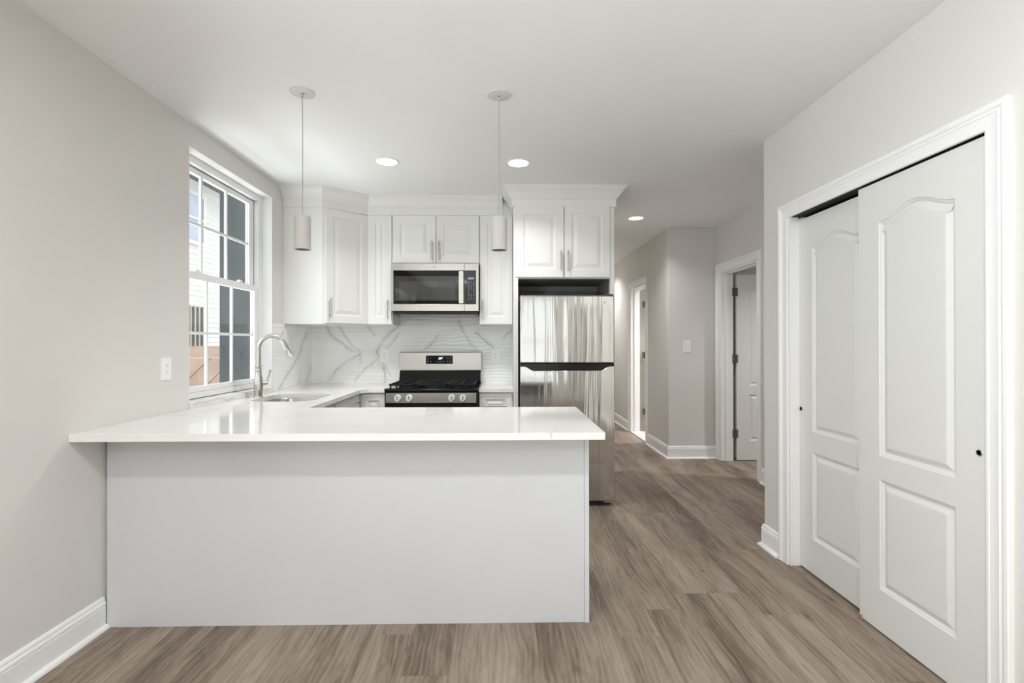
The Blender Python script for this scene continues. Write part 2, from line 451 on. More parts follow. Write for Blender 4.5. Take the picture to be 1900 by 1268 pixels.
class MB:
    """Collects shapes in a local frame (u, v, w) and links them as one mesh object."""
    def __init__(self, frame=None):
        self.v, self.f, self.M = [], [], frame or Matrix.Identity(4)
    def add(self, verts, faces):
        n = len(self.v)
        self.v += [self.M @ Vector(p) for p in verts]
        self.f += [tuple(n + i for i in f) for f in faces]
        return self
    def box(self, x0, x1, y0, y1, z0, z1):
        vs = [(x, y, z) for z in (z0, z1) for y in (y0, y1) for x in (x0, x1)]
        return self.add(vs, [(0, 2, 3, 1), (4, 5, 7, 6), (0, 1, 5, 4), (1, 3, 7, 5), (3, 2, 6, 7), (2, 0, 4, 6)])
    def tube(self, pts, r, n=14, caps=True):
        pts = [Vector(p) for p in pts]
        rs = list(r) if isinstance(r, (list, tuple)) else [r] * len(pts)
        rings, ref = [], None
        for i, p in enumerate(pts):
            d = (pts[min(i + 1, len(pts) - 1)] - pts[max(i - 1, 0)]).normalized()
            if ref is None:
                ref = Vector((1, 0, 0)) if abs(d.x) < 0.9 else Vector((0, 1, 0))
            a = (ref - d * ref.dot(d)).normalized()
            ref = a
            bb = d.cross(a)
            rings.append([p + (a * math.cos(2 * PI * k / n) + bb * math.sin(2 * PI * k / n)) * rs[i] for k in range(n)])
        vs = [v for ring in rings for v in ring]
        fs = []
        for i in range(len(rings) - 1):
            for k in range(n):
                k2 = (k + 1) % n
                fs.append((i * n + k, i * n + k2, (i + 1) * n + k2, (i + 1) * n + k))
        if caps:
            fs.append(tuple(range(n - 1, -1, -1)))
            fs.append(tuple((len(rings) - 1) * n + k for k in range(n)))
        return self.add(vs, fs)
    def lathe(self, prof, c, n=40, axis='Z'):
        vs, fs = [], []
        for r, h in prof:
            for k in range(n):
                a = 2 * PI * k / n
                p = (r * math.cos(a), r * math.sin(a), h)
                if axis == 'Y':
                    p = (p[0], -p[2], p[1])
                elif axis == 'X':
                    p = (-p[2], p[0], p[1])
                vs.append((c[0] + p[0], c[1] + p[1], c[2] + p[2]))
        m = len(prof)
        for i in range(m - 1):
            for k in range(n):
                k2 = (k + 1) % n
                fs.append((i * n + k, i * n + k2, (i + 1) * n + k2, (i + 1) * n + k))
        if prof[0][0] > 1e-6:
            fs.append(tuple(range(n - 1, -1, -1)))
        if prof[-1][0] > 1e-6:
            fs.append(tuple((m - 1) * n + k for k in range(n)))
        return self.add(vs, fs)
    def prism(self, poly, w0, w1, holes=()):
        """Polygon in (u, v), extruded along w, with optional holes."""
        loops = [list(poly)] + [list(h) for h in holes]
        flat = [p for l in loops for p in l]
        tris = fill(loops)
        n = len(flat)
        vs = [(p[0], p[1], w0) for p in flat] + [(p[0], p[1], w1) for p in flat]
        fs = []
        for t in tris:
            fs.append(tuple(reversed(t)))
            fs.append(tuple(i + n for i in t))
        s = 0
        for l in loops:
            m = len(l)
            for i in range(m):
                j = (i + 1) % m
                fs.append((s + i, s + j, n + s + j, n + s + i))
            s += m
        return self.add(vs, fs)
    def sweep(self, path, normal, prof, caps=True):
        """Sweep a closed profile (u across to the right of travel, v along the normal) with mitred corners."""
        path = [Vector(p) for p in path]
        N = Vector(normal)
        rows = []
        for i, p in enumerate(path):
            ds = []
            if i > 0:
                ds.append((p - path[i - 1]).normalized())
            if i < len(path) - 1:
                ds.append((path[i + 1] - p).normalized())
            ps = [d.cross(N) for d in ds]
            m = ps[0] if len(ps) == 1 else (ps[0] + ps[1]) / (1 + ps[0].dot(ps[1]))
            rows.append([p + m * u + N * v for u, v in prof])
        k = len(prof)
        vs = [v for r in rows for v in r]
        fs = []
        for i in range(len(rows) - 1):
            for a in range(k):
                b = (a + 1) % k
                fs.append((i * k + a, i * k + b, (i + 1) * k + b, (i + 1) * k + a))
        if caps:
            fs.append(tuple(range(k)))
            fs.append(tuple((len(rows) - 1) * k + a for a in reversed(range(k))))
        return self.add(vs, fs)
    def panel_door(self, w, h, t, panels, prof):
        """Slab with moulded panels: prof is a list of (inset, depth) steps from each outline inwards."""
        outer = [(0, 0), (w, 0), (w, h), (0, h)]
        loops = [outer] + panels
        flat = [p for l in loops for p in l]
        vs = [(p[0], p[1], t) for p in flat]
        fs = fill(loops)
        n = len(vs)
        vs += [(0, 0, 0), (w, 0, 0), (w, h, 0), (0, h, 0)]
        fs += [(n + 3, n + 2, n + 1, n)]
        for i in range(4):
            j = (i + 1) % 4
            fs.append((n + i, n + j, j, i))
        s = 4
        for pl in panels:
            m = len(pl)
            prev = list(range(s, s + m))
            for ins, dep in prof:
                base = len(vs)
                for i in range(m):
                    p0, p1, p2 = Vector(pl[i - 1]), Vector(pl[i]), Vector(pl[(i + 1) % m])
                    d1, d2 = (p1 - p0).normalized(), (p2 - p1).normalized()
                    n1, n2 = Vector((-d1.y, d1.x)), Vector((-d2.y, d2.x))
                    mm = (n1 + n2) / (1 + n1.dot(n2))
                    q = p1 + mm * ins
                    vs.append((q.x, q.y, t + dep))
                cur = list(range(base, base + m))
                for i in range(m):
                    j = (i + 1) % m
                    fs.append((prev[i], prev[j], cur[j], cur[i]))
                prev = cur
            ring = [vs[i] for i in prev]
            for tr in fill([ring]):
                fs.append(tuple(prev[i] for i in tr))
            s += m
        return self.add(vs, fs)
    def build(self, name, m, parent=None, smooth=False, bevel=0.0, seg=2, fix=True):
        lo = Vector([min(p[i] for p in self.v) for i in range(3)])
        hi = Vector([max(p[i] for p in self.v) for i in range(3)])
        c = (lo + hi) / 2
        me = bpy.data.meshes.new(name)
        me.from_pydata([p - c for p in self.v], [], self.f)
        me.validate()
        if fix:
            bm = bmesh.new()
            bm.from_mesh(me)
            bmesh.ops.recalc_face_normals(bm, faces=bm.faces)
            bm.to_mesh(me)
            bm.free()
        me.materials.append(m)
        o = bpy.data.objects.new(name, me)
        COL.objects.link(o)
        o.location = c
        if parent:
            o.parent = parent
            w = Vector((0, 0, 0))
            q = parent
            while q:
                w += q.location
                q = q.parent
            o.location = c - w
        if smooth:
            for pl in me.polygons:
                pl.use_smooth = True
            me.set_sharp_from_angle(angle=math.radians(38))
        if bevel:
            md = o.modifiers.new('bevel', 'BEVEL')
            md.width = bevel
            md.segments = seg
            md.limit_method = 'ANGLE'
            md.angle_limit = math.radians(50)
        return o

def frame(o, U, V, W):
    return Matrix(((U[0], V[0], W[0], o[0]), (U[1], V[1], W[1], o[1]), (U[2], V[2], W[2], o[2]), (0, 0, 0, 1)))
def facing_south(x, y, z):      # front towards -Y (towards the camera)
    return frame((x, y, z), (1, 0, 0), (0, 0, 1), (0, -1, 0))
def facing_east(x, y, z):       # front towards +X
    return frame((x, y, z), (0, 1, 0), (0, 0, 1), (1, 0, 0))
def facing_west(x, y, z):       # front towards -X
    return frame((x, y, z), (0, -1, 0), (0, 0, 1), (-1, 0, 0))

def thing(name, label, cat, loc, group=None):
    o = bpy.data.objects.new(name, None)
    o.empty_display_size = 0.1
    COL.objects.link(o)
    o.location = loc
    return tag(o, label, cat, group)
def tag(o, label, cat, group=None):
    o['label'] = label
    o['category'] = cat
    if group:
        o['group'] = group
    return o
def structure(o, label=None):
    o['kind'] = 'structure'
    if label:
        o['label'] = label
    return o
def children_of(o):
    return [c for c in bpy.data.objects if c.parent == o]
def copy_tree(o, parent=None):
    c = o.copy()
    COL.objects.link(c)
    if parent:
        c.parent = parent
    for ch in children_of(o):
        copy_tree(ch, c)
    return c
def world_loc(o):
    w = Vector((0, 0, 0))
    while o:
        w += o.location
        o = o.parent
    return w

def rect(x0, y0, x1, y1):
    return [(x0, y0), (x1, y0), (x1, y1), (x0, y1)]
def rounded(x0, y0, x1, y1, r, n=8):
    pts = []
    for cx, cy, a0 in ((x1 - r, y0 + r, -90), (x1 - r, y1 - r, 0), (x0 + r, y1 - r, 90), (x0 + r, y0 + r, 180)):
        for k in range(n + 1):
            a = math.radians(a0 + 90 * k / n)
            pts.append((cx + r * math.cos(a), cy + r * math.sin(a)))
    return pts

# ------------------------------------------------------------------ the room shell
WIN = (2.925, 3.966, 0.946, 2.431)            # kitchen window opening (y0, y1, z0, z1)
CLO = (1.683, 2.880, 2.022)                   # closet opening (y0, y1, top)
BED = (4.64, 5.45, 2.065)                     # bedroom door opening
BTH = (6.43, 7.23, 2.065)                     # bathroom door opening
XA, YH, XH, XHL, YEND = 2.375, 5.555, 1.84, 0.93, 9.3

structure(MB().box(-1.85, 5.2, YF - 0.1, YEND + 0.2, -0.08, 0).build('floor', M['floor']), 'greige wood plank floor')
structure(MB().box(-2.1, 5.2, YF - 0.1, YEND + 0.2, ZC, ZC + 0.1).build('ceiling', M['ceiling']), 'flat white ceiling')

# left wall with the window opening: polygon in (y, z) extruded along x
F_yz = frame((0, 0, 0), (0, 1, 0), (0, 0, 1), (1, 0, 0))
y0, y1, z0, z1 = WIN
SIDE = [(-2.75, -1.45), (-1.05, 0.25)]         # unseen left-wall windows, added to let the fill lights in
structure(MB(F_yz).prism(rect(YF - 0.1, 0, YB + 0.12, ZC), XL - 0.15, XL, [rect(y0, z0 - 0.047, y1, z1)] + [rect(a, 0.75, b, 2.3) for a, b in SIDE]).build('wall_left', M['wall']), 'left greige wall with the window')
structure(MB().box(XL - 0.24, XHL, YB, YB + 0.12, 0, ZC).build('wall_back', M['wall']), 'kitchen back wall')
structure(MB().box(XHL - 0.12, XHL, YB + 0.12, YEND, 0, ZC).build('wall_hall_left', M['wall']))
structure(MB().box(XHL - 0.12, 3.0, YEND, YEND + 0.12, 0, ZC).build('wall_hall_end', M['wall']))
structure(MB(F_yz).prism([(YF, 0), (CLO[0], 0), (CLO[0], CLO[2]), (CLO[1], CLO[2]), (CLO[1], 0), (3.154, 0), (3.154, ZC), (YF, ZC)], XR, XR + 0.12).build('wall_right', M['wall'], bevel=0.006), 'right greige wall round the closet')
structure(MB().box(XR + 0.12, XA + 0.13, 3.034, 3.154, 0, ZC).build('wall_closet_end', M['wall']))
structure(MB().box(XA, XA + 0.12, 0.9, 3.034, 0, ZC).build('wall_closet_rear', M['wall']))
structure(MB().box(XR + 0.12, XA, 0.9, 1.02, 0, ZC).build('wall_closet_side', M['wall']))
structure(MB(F_yz).prism([(3.154, 0), (BED[0], 0), (BED[0], BED[2]), (BED[1], BED[2]), (BED[1], 0), (YH, 0), (YH, ZC), (3.154, ZC)], XA, XA + 0.13).build('wall_alcove_right', M['wall']))
structure(MB().box(XH, 5.2, YH, YH + 0.12, 0, ZC).build('wall_alcove_back', M['wall'], bevel=0.006), 'greige wall with the light switch')
structure(MB(F_yz).prism([(YH + 0.12, 0), (BTH[0], 0), (BTH[0], BTH[2]), (BTH[1], BTH[2]), (BTH[1], 0), (YEND, 0), (YEND, ZC), (YH + 0.12, ZC)], XH, XH + 0.13).build('wall_hall_right', M['wall']), 'right greige wall of the hallway')
# rooms behind the two doors
structure(MB().box(5.0, 5.12, 2.6, YH, 0, ZC).build('wall_bedroom_right', M['wall']))
structure(MB().box(XA + 0.13, 5.0, 2.6, 2.72, 0, ZC).build('wall_bedroom_front', M['wall']))
structure(MB().box(3.9, 4.02, YH + 0.12, YEND, 0, ZC).build('wall_bath_right', M['bath_tile']))
structure(MB().box(XH + 0.13, 3.9, 8.3, 8.42, 0, ZC).build('wall_bath_end', M['bath_tile']))
# wall behind the camera, with an unseen window added for the refrigerator's reflections
F_xz = frame((0, 0, 0), (1, 0, 0), (0, 0, 1), (0, -1, 0))
FW = [(0.20, 1.22)]
structure(MB(F_xz).prism(rect(XL, 0, XR, ZC), -YF, -YF + 0.14, [rect(a, 0.35, b, 2.3) for a, b in FW]).build('wall_front', M['wall']))
for k, (a, b) in enumerate(FW):
    mb = MB(F_xz).prism(rect(a, 0.35, b, 2.3), -YF - 0.01, -YF + 0.12, [rect(a + 0.06, 0.41, b - 0.06, 1.30), rect(a + 0.06, 1.35, b - 0.06, 2.24)])
    w = structure(mb.build('window_2', M['vinyl']))
    MB(F_xz).box(a + 0.06, b - 0.06, 0.41, 2.24, -YF + 0.05, -YF + 0.056).build('pane', M['glass'], w)
for k, (a, b) in enumerate(SIDE):  # unseen side windows added together with the fill lights
    w = structure(MB(F_yz).prism(rect(a, 0.75, b, 2.3), XL - 0.14, XL - 0.04, [rect(a + 0.06, 0.81, b - 0.06, 1.50), rect(a + 0.06, 1.55, b - 0.06, 2.24)]).build('window_%d' % (k + 3), M['vinyl']))
    MB(F_yz).box(a + 0.06, b - 0.06, 0.81, 2.24, XL - 0.10, XL - 0.094).build('pane', M['glass'], w)

# baseboards with a shoe moulding
BASE = [(0, 0), (0.015, 0), (0.015, 0.098), (0.0125, 0.101), (0.0125, 0.104), (0.016, 0.107), (0.0145, 0.116), (0.010, 0.121), (0.010, 0.124), (0.0115, 0.127), (0.008, 0.136), (0, 0.140)]
SHOE = [(0.015, 0), (0.033, 0), (0.0322, 0.006), (0.029, 0.012), (0.023, 0.017), (0.015, 0.019)]
def baseboard(name, path):
    o = structure(MB().sweep(path, (0, 0, 1), BASE).build(name, M['trim']))
    MB().sweep(path, (0, 0, 1), SHOE).build('shoe_molding', M['trim'], o, smooth=True)
    return o
baseboard('baseboard_left', [(XL, YF, 0), (XL, 2.306, 0)])
baseboard('baseboard_right', [(XA, 3.154, 0), (XR, 3.154, 0), (XR, 2.964, 0)])
baseboard('baseboard_right_front', [(XR, 1.599, 0), (XR, -1.115, 0)])
baseboard('baseboard_alcove', [(XH, 6.346, 0), (XH, YH, 0), (XA - 0.002, YH, 0)])
baseboard('baseboard_hall', [(XH, YEND, 0), (XH, 7.314, 0)])
baseboard('baseboard_alcove_right', [(XA, 4.556, 0), (XA, 3.19, 0)])

# casings (kind structure): mitred colonial profile round the three doorways
CASE = [(0, 0), (0, 0.009), (0.003, 0.012), (0.010, 0.012), (0.012, 0.010), (0.030, 0.011), (0.044, 0.013), (0.050, 0.017), (0.054, 0.014), (0.058, 0.013), (0.062, 0.018), (0.068, 0.020), (0.080, 0.020), (0.083, 0.017), (0.083, 0)]
def casing(name, x, ya, yb, ztop, label):
    # seen from -X the travel runs up the near leg, across and down the far leg, the profile outwards
    o = MB().sweep([(x, ya, 0), (x, ya, ztop), (x, yb, ztop), (x, yb, 0)], (-1, 0, 0), CASE)
    return structure(o.build(name, M['trim']), label)
t1 = casing('trim_1', XR, CLO[0], CLO[1], CLO[2] - 0.012, 'white moulded casing round the sliding closet doors')
t2 = casing('trim_2', XA, BED[0], BED[1], BED[2], 'white moulded casing of the doorway beside the light switch')
t3 = casing('trim_3', XH, BTH[0], BTH[1], BTH[2], 'white moulded casing of the hallway doorway')
# jamb linings
def jamb(parent, x0, x1, ya, yb, zt, t=0.018, stop=None):
    mb = MB().box(x0, x1, ya, ya + t, 0, zt).box(x0, x1, yb - t, yb, 0, zt).box(x0, x1, ya + t, yb - t, zt - t, zt)
    if stop:
        a, b = stop
        mb.box(a, b, ya + t, ya + t + 0.012, 0, zt - t).box(a, b, yb - t - 0.012, yb - t, 0, zt - t).box(a, b, ya + t + 0.012, yb - t - 0.012, zt - t - 0.012, zt - t)
    return mb.build('jamb', M['trim'], parent, bevel=0.001)
jamb(t2, XA + 0.0005, XA + 0.135, BED[0], BED[1], BED[2], stop=(XA + 0.05, XA + 0.09))
jamb(t3, XH + 0.0005, XH + 0.135, BTH[0], BTH[1], BTH[2], stop=(XH + 0.05, XH + 0.09))
MB().box(XR + 0.001, XR + 0.119, CLO[1] - 0.012, CLO[1] - 0.0005, 0, 2.020).box(XR + 0.001, XR + 0.119, CLO[0] + 0.0005, CLO[0] + 0.012, 0, 2.020).build('jamb', M['trim'], t1)

t4 = casing('trim_added', XR, -2.62, -1.20, 2.03, 'white moulded casing round the added unseen entry door behind the camera')
M['entry'] = paint('dark brown stained wood', (0.075, 0.055, 0.042), 0.35, 0.2, 20, 0.02)  # dark unseen door, added as something for the refrigerator to reflect
structure(MB(facing_west(XR - 0.0005, -1.205, 0.004)).panel_door(1.41, 2.022, 0.008, [rect(0.14, 0.20, 0.64, 0.90), rect(0.77, 0.20, 1.27, 0.90), rect(0.14, 1.05, 0.64, 1.86), rect(0.77, 1.05, 1.27, 1.86)], [(0.004, -0.002), (0.02, -0.004), (0.04, -0.001)]).build('door_added', M['entry']), 'dark brown panelled entry door added unseen behind the camera for the refrigerator to reflect')

# closet doors: moulded slabs with an arched upper panel
DOOR_PROF = [(0.003, -0.0045), (0.010, -0.0065), (0.014, -0.0125), (0.020, -0.0125), (0.040, -0.003), (0.046, -0.0022)]
def arch_panel(x0, x1, za, zs, zp, n=30):
    pts = [(x0, za), (x1, za), (x1, zs)]
    for k in range(1, n):
        u = k / n
        x = x1 + (x0 - x1) * u
        s = 0.5 - 0.5 * math.cos(2 * PI * u)
        pts.append((x, zs + (zp - zs) * (s ** 0.92)))
    pts.append((x0, zs))
    return pts
def moulded_door(F, w, h, panels):
    return MB(F).panel_door(w, h, 0.035, panels, DOOR_PROF)
ZB = 0.008
DW, DH = 0.630, 1.995
Fd = facing_west(XR + 0.046, 2.322, ZB)        # front slab: u runs towards the camera
d1 = moulded_door(Fd, DW, DH, [rect(0.126, 0.186, 0.502, 0.672), arch_panel(0.126, 0.502, 0.778, 1.812, 1.866)]).build('door_1', M['door'])
structure(d1, 'front sliding closet door with arched panel and brass finger pull')
Fr = facing_west(XR + 0.090, 2.868, ZB)
d2 = moulded_door(Fr, DW, DH - 0.010, [rect(0.120, 0.190, 0.494, 0.672), arch_panel(0.120, 0.494, 0.785, 1.806, 1.860)]).build('door_2', M['door'])
structure(d2, 'rear sliding closet door with arched panel, half behind the other')
def finger_pull(F, u, v, parent, m):
    mb = MB(F)
    mb.lathe([(0.0065, -0.006), (0.0085, 0.0005), (0.0085, 0.0025), (0.0105, 0.0025), (0.0125, 0.001), (0.0125, -0.002)], (u, v, 0.035), 32)
    p = mb.build('finger_pull', m, parent, smooth=True)
    p['label'] = 'round brass finger pull'
    MB(F).lathe([(0.0, 0.0004), (0.0083, 0.0004)], (u, v, 0.035), 24).build('cup_recess', M['bronze'], p)
finger_pull(Fd, 2.322 - 1.728, 0.893, d1, M['brass'])
finger_pull(Fr, 2.868 - 2.853, 0.900, d2, M['bronze'])
# track in the head of the closet opening
tr = MB().box(XR + 0.010, XR + 0.115, CLO[0] + 0.013, CLO[1] - 0.013, 2.0125, 2.0215).box(XR + 0.049, XR + 0.052, CLO[0] + 0.013, CLO[1] - 0.013, 2.005, 2.0125).build('closet_track', M['dark'])
tag(tr, 'dark sliding track above the two closet doors', 'track')
gd = MB().box(XR + 0.004, XR + 0.052, 2.300, 2.326, 0, 0.0035).box(XR + 0.0035, XR + 0.009, 2.302, 2.324, 0.0035, 0.022).build('floor_guide', M['copper'], bevel=0.0012)
tag(gd, 'small copper floor guide at the lower corner of the front closet door', 'door guide')

# ------------------------------------------------------------------ the two hinged doors standing open
def hinge(x, y, z, parent):
    h = MB().box(x - 0.034, x - 0.001, y + 0.0005, y + 0.003, z - 0.045, z + 0.045).box(x + 0.001, x + 0.026, y - 0.0025, y, z - 0.045, z + 0.045)
    for k in range(5):
        h.tube([(x, y - 0.004, z - 0.045 + 0.018 * k), (x, y - 0.004, z - 0.0285 + 0.018 * k)], 0.0062, 12)
    h.tube([(x, y - 0.004, z - 0.049), (x, y - 0.004, z + 0.049)], 0.004, 10)
    return h.build('hinge', M['bronze'], parent)
def hinged_door(name, x, y, w, label):
    F = facing_south(x, y, 0.008)
    m = w - 0.14
    d = moulded_door(F, w, 2.025, [rect(0.14, 0.21, m, 0.712), arch_panel(0.14, m, 0.815, 1.862, 1.930)]).build(name, M['door'])
    structure(d, label)
    for z in (0.296, 1.112, 1.842):
        hinge(x - 0.012, y - 0.033, z, d)
    mb = MB(F)
    mb.lathe([(0.030, 0.0), (0.030, 0.006), (0.012, 0.009), (0.011, 0.035), (0.024, 0.042), (0.029, 0.055), (0.024, 0.068), (0.0, 0.072)], (w - 0.065, 0.92, 0.035), 28)
    mb.build('door_knob', M['nickel'], d, smooth=True)
    return d
hinged_door('door_3', XA + 0.172, BED[1] + 0.012, 0.765, 'white panel door standing open right of the light switch')
hinged_door('door_4', XH + 0.210, BTH[1] - 0.005, 0.765, 'white panel door standing open in the hallway doorway')
th = MB().box(XH - 0.004, XH + 0.150, BTH[0] + 0.019, BTH[1] - 0.019, 0, 0.014).build('threshold', M['bath_tile'], bevel=0.004)
tag(th, 'white marble threshold in the hallway doorway', 'threshold')
structure(MB().box(XH + 0.151, 3.9, YH + 0.12, 8.3, 0.0005, 0.010).build('floor_bath', M['bath_tile']))

# ------------------------------------------------------------------ kitchen window
win = structure(MB(F_yz).prism(rect(y0, 0.950, y1, z1), XL - 0.149, XL - 0.073, [rect(y0 + 0.030, 0.985, y1 - 0.030, z1 - 0.045)]).build('window_1', M['vinyl'], bevel=0.002))
win['label'] = 'white double-hung kitchen window with grilles'
# plaster returns painted white
MB().box(XL - 0.072, XL + 0.001, y1 - 0.004, y1 - 0.0002, z0, z1).box(XL - 0.072, XL + 0.001, y0 + 0.0002, y0 + 0.004, z0, z1).box(XL - 0.072, XL + 0.001, y0 + 0.004, y1 - 0.004, z1 - 0.004, z1 - 0.0002).build('reveal', M['trim'], win)
MB().box(XL - 0.149, XL + 0.010, y0 + 0.0005, y1 - 0.0005, z0 - 0.0465, z0).build('sill', M['sill_stone'], win, bevel=0.0015)
def sash(name, xa, xb, za, zb, ya, yb, ga, gb, rb, rt, cols):
    o = MB(F_yz).prism(rect(ya, za, yb, zb), xa, xb, [rect(ga, za + rb, gb, zb - rt)]).build(name, M['vinyl'], win, bevel=0.003)
    xm = (xa + xb) / 2
    MB().box(xm - 0.002, xm + 0.002, ga, gb, za + rb, zb - rt).build('pane', M['glass'], o)
    mb = MB()
    for y in cols:
        mb.box(xm - 0.0075, xm + 0.0075, y - 0.0085, y + 0.0085, za + rb, zb - rt)
    zm = (za + rb + zb - rt) / 2
    mb.box(xm - 0.0068, xm + 0.0068, ga, gb, zm - 0.0085, zm + 0.0085)
    mb.build('grille', M['vinyl'], o)
    return o
us = sash('upper_sash', XL - 0.144, XL - 0.112, 1.690, 2.384, y0 + 0.032, y1 - 0.062, 3.030, 3.838, 0.040, 0.036, (3.252, 3.545))
ls = sash('lower_sash', XL - 0.110, XL - 0.078, 0.986, 1.727, y0 + 0.032, y1 - 0.062, 3.030, 3.851, 0.034, 0.046, (3.255, 3.555))
for y in (3.15, 3.66):
    MB().box(XL - 0.112, XL - 0.078, y - 0.03, y + 0.03, 1.727, 1.735).tube([(XL - 0.095, y, 1.735), (XL - 0.095, y, 1.746)], 0.014, 16).box(XL - 0.100, XL - 0.090, y - 0.002, y + 0.038, 1.740, 1.747).build('sash_lock', M['vinyl'], ls, bevel=0.002)
MB().box(XL - 0.1135, XL - 0.1110, y0 + 0.0325, y1 - 0.0625, 2.3825, 2.3855).box(XL - 0.1135, XL - 0.1110, y1 - 0.0622, y1 - 0.0605, 1.728, 2.384).build('gap_shade', M['dark'], win)  # thin black strips painting the dark gap round the upper sash
MB().box(XL - 0.140, XL - 0.074, y1 - 0.060, y1 - 0.0305, 0.987, 2.3855).build('jamb_liner', M['vinyl'], win, bevel=0.002)

# ------------------------------------------------------------------ outdoors
structure(MB().box(-12, XL - 0.16, -3, 16, -1.3, -1.2).build('ground', M['concrete']))
structure(MB().box(XL - 0.15, 5.2, YF - 0.1, 5.2, ZC + 0.101, 5.6).build('wall_added_shade', M['siding']))  # unseen storey added overhead to shade the alley outside
XN = -6.0
nh = thing('neighbor_house', 'cream clapboard house seen through the kitchen window', 'house', (XN, 9.0, -1.2))
lap = []
z = -1.2
while z < 4.42:
    lap += [(XN + 0.016, z), (XN + 0.003, z + 0.100)]
    z += 0.1005
prof = [(XN - 0.2, -1.2)] + lap + [(XN - 0.2, 4.45)]
mb = MB()
n = len(prof)
vs = [(x, 2.0, zz) for x, zz in prof] + [(x, 13.5, zz) for x, zz in prof]
fs = [(i, (i + 1) % n, n + (i + 1) % n, n + i) for i in range(n)] + [tuple(range(n)), tuple(range(2 * n - 1, n - 1, -1))]
mb.add(vs, fs).build('siding_wall', M['siding'], nh)
MB().box(XN, XN + 0.62, 2.0, 13.5, 4.44, 4.50).build('soffit', M['soffit'], nh)
MB().box(XN + 0.004, XN + 0.035, 2.0, 13.5, 4.30, 4.44).build('frieze_board', M['siding'], nh)
MB().box(XN + 0.58, XN + 0.70, 2.0, 13.5, 4.50, 4.63).build('gutter', M['soffit'], nh, bevel=0.02)
FN = facing_east(XN + 0.016, 9.05, 3.20)
wn_ = MB(FN).prism(rect(0, 0, 1.09, 1.02), 0, 0.05, [rect(0.07, 0.07, 1.00, 0.49), rect(0.07, 0.53, 1.00, 0.95)]).build('house_window', M['vinyl'], nh)
MB(FN).box(0.06, 1.01, 0.06, 0.96, 0.005, 0.012).build('window_pane', M['far_pane'], wn_)
FN2 = facing_east(XN + 0.016, 9.05, 0.95)
wb_ = MB(FN2).prism(rect(0, 0, 1.10, 1.10), 0, 0.05, [rect(0.08, 0.06, 1.02, 1.04)]).build('barred_window', M['vinyl'], nh)
MB(FN2).box(0.07, 1.03, 0.05, 1.05, 0.003, 0.010).build('window_pane', M['soffit'], wb_)
for k in range(7):
    u = 0.12 + k * 0.135
    MB(FN2).tube([(u, 0.02, 0.085), (u, 1.08, 0.085)], 0.016, 10).build('bar', M['cream'], wb_)
for v in (0.02, 1.05):
    MB(FN2).box(0.02, 1.08, v, v + 0.03, 0.075, 0.095).build('bar_rail', M['cream'], wb_)
# grey stucco wing that ends the view on the right, with a downspout and a small pale blue box
gs = thing('stucco_wing', 'dark blue grey stucco building corner close to the kitchen window', 'building', (-2.5, 5.6, -1.2))
MB().box(-2.915, XL - 0.16, 5.21, 8.5, -1.2, 6.0).build('stucco_wall', M['stucco'], gs)
MB().box(-2.502, -2.462, 5.16, 5.209, -1.2, 6.0).build('downspout', M['soffit'], gs, bevel=0.006)
MB().box(-2.445, -2.365, 5.13, 5.209, 1.08, 1.30).box(-2.430, -2.380, 5.12, 5.13, 1.20, 1.24).build('pale_box', M['wall_box'], gs, bevel=0.004)
# low shed with a faded metal roof between the houses
sh = thing('shed', 'low shed with faded terracotta metal roof below the kitchen window', 'shed', (-4.3, 6.9, -1.2))
SX0, SX1 = -5.27, -3.30
MB().box(SX0 + 0.08, SX1 - 0.10, 5.9, 7.9, -1.2, 0.30).build('shed_wall', M['siding'], sh)
def roof_plane(name, ya, za, yb, zb, t=0.035):
    vs = [(SX0, ya, za), (SX1, ya, za), (SX1, yb, zb), (SX0, yb, zb)]
    vs += [(x, y, z - t) for x, y, z in vs]
    return MB().add(vs, [(0, 1, 2, 3), (7, 6, 5, 4), (0, 4, 5, 1), (1, 5, 6, 2), (2, 6, 7, 3), (3, 7, 4, 0)]).build(name, M['roof_metal'], sh)
roof_plane('roof_slope', 5.55, 0.24, 7.20, 1.085)
roof_plane('upper_roof', 7.20, 1.095, 8.00, 1.245)
MB().box(SX0, SX1, 7.17, 7.215, 1.062, 1.090).build('roof_flashing', M['cream'], sh)
for k in range(6):
    x = SX0 + 0.16 + 0.32 * k
    MB().tube([(x, 5.56, 0.252), (x, 7.18, 1.082)], 0.013, 8).build('roof_seam', M['roof_rib'], sh)

# ------------------------------------------------------------------ cabinet helpers
CAB_PROF = [(0.003, -0.002), (0.006, -0.006), (0.012, -0.0075), (0.020, -0.0075), (0.042, -0.0012), (0.046, -0.0005), (0.048, 0.0)]
def bar_handle(F, u, v, length, w, parent, vertical=True):
    mb = MB(F)
    h = length / 2
    if vertical:
        mb.tube([(u, v - h, w + 0.032), (u, v + h, w + 0.032)], 0.0058, 14)
        for s in (-1, 1):
            mb.tube([(u, v + s * h * 0.70, w), (u, v + s * h * 0.70, w + 0.032)], 0.0048, 10)
    else:
        mb.tube([(u - h, v, w + 0.032), (u + h, v, w + 0.032)], 0.0058, 14)
        for s in (-1, 1):
            mb.tube([(u + s * h * 0.70, v, w), (u + s * h * 0.70, v, w + 0.032)], 0.0048, 10)
    return mb.build('handle', M['nickel'], parent, smooth=True)
def cab_door(F, w, h, parent, fr=0.062, name='door', handle=None):
    d = MB(F).panel_door(w, h, 0.020, [rect(fr, fr, w - fr, h - fr)], CAB_PROF).build(name, M['cabinet'], parent, bevel=0.0012)
    if handle:
        bar_handle(F, *handle[:3], 0.020, d, vertical=handle[3] if len(handle) > 3 else True)
    return d

YC = 4.440                     # front of the upper carcasses
ZU0, ZU1 = 1.455, 2.409
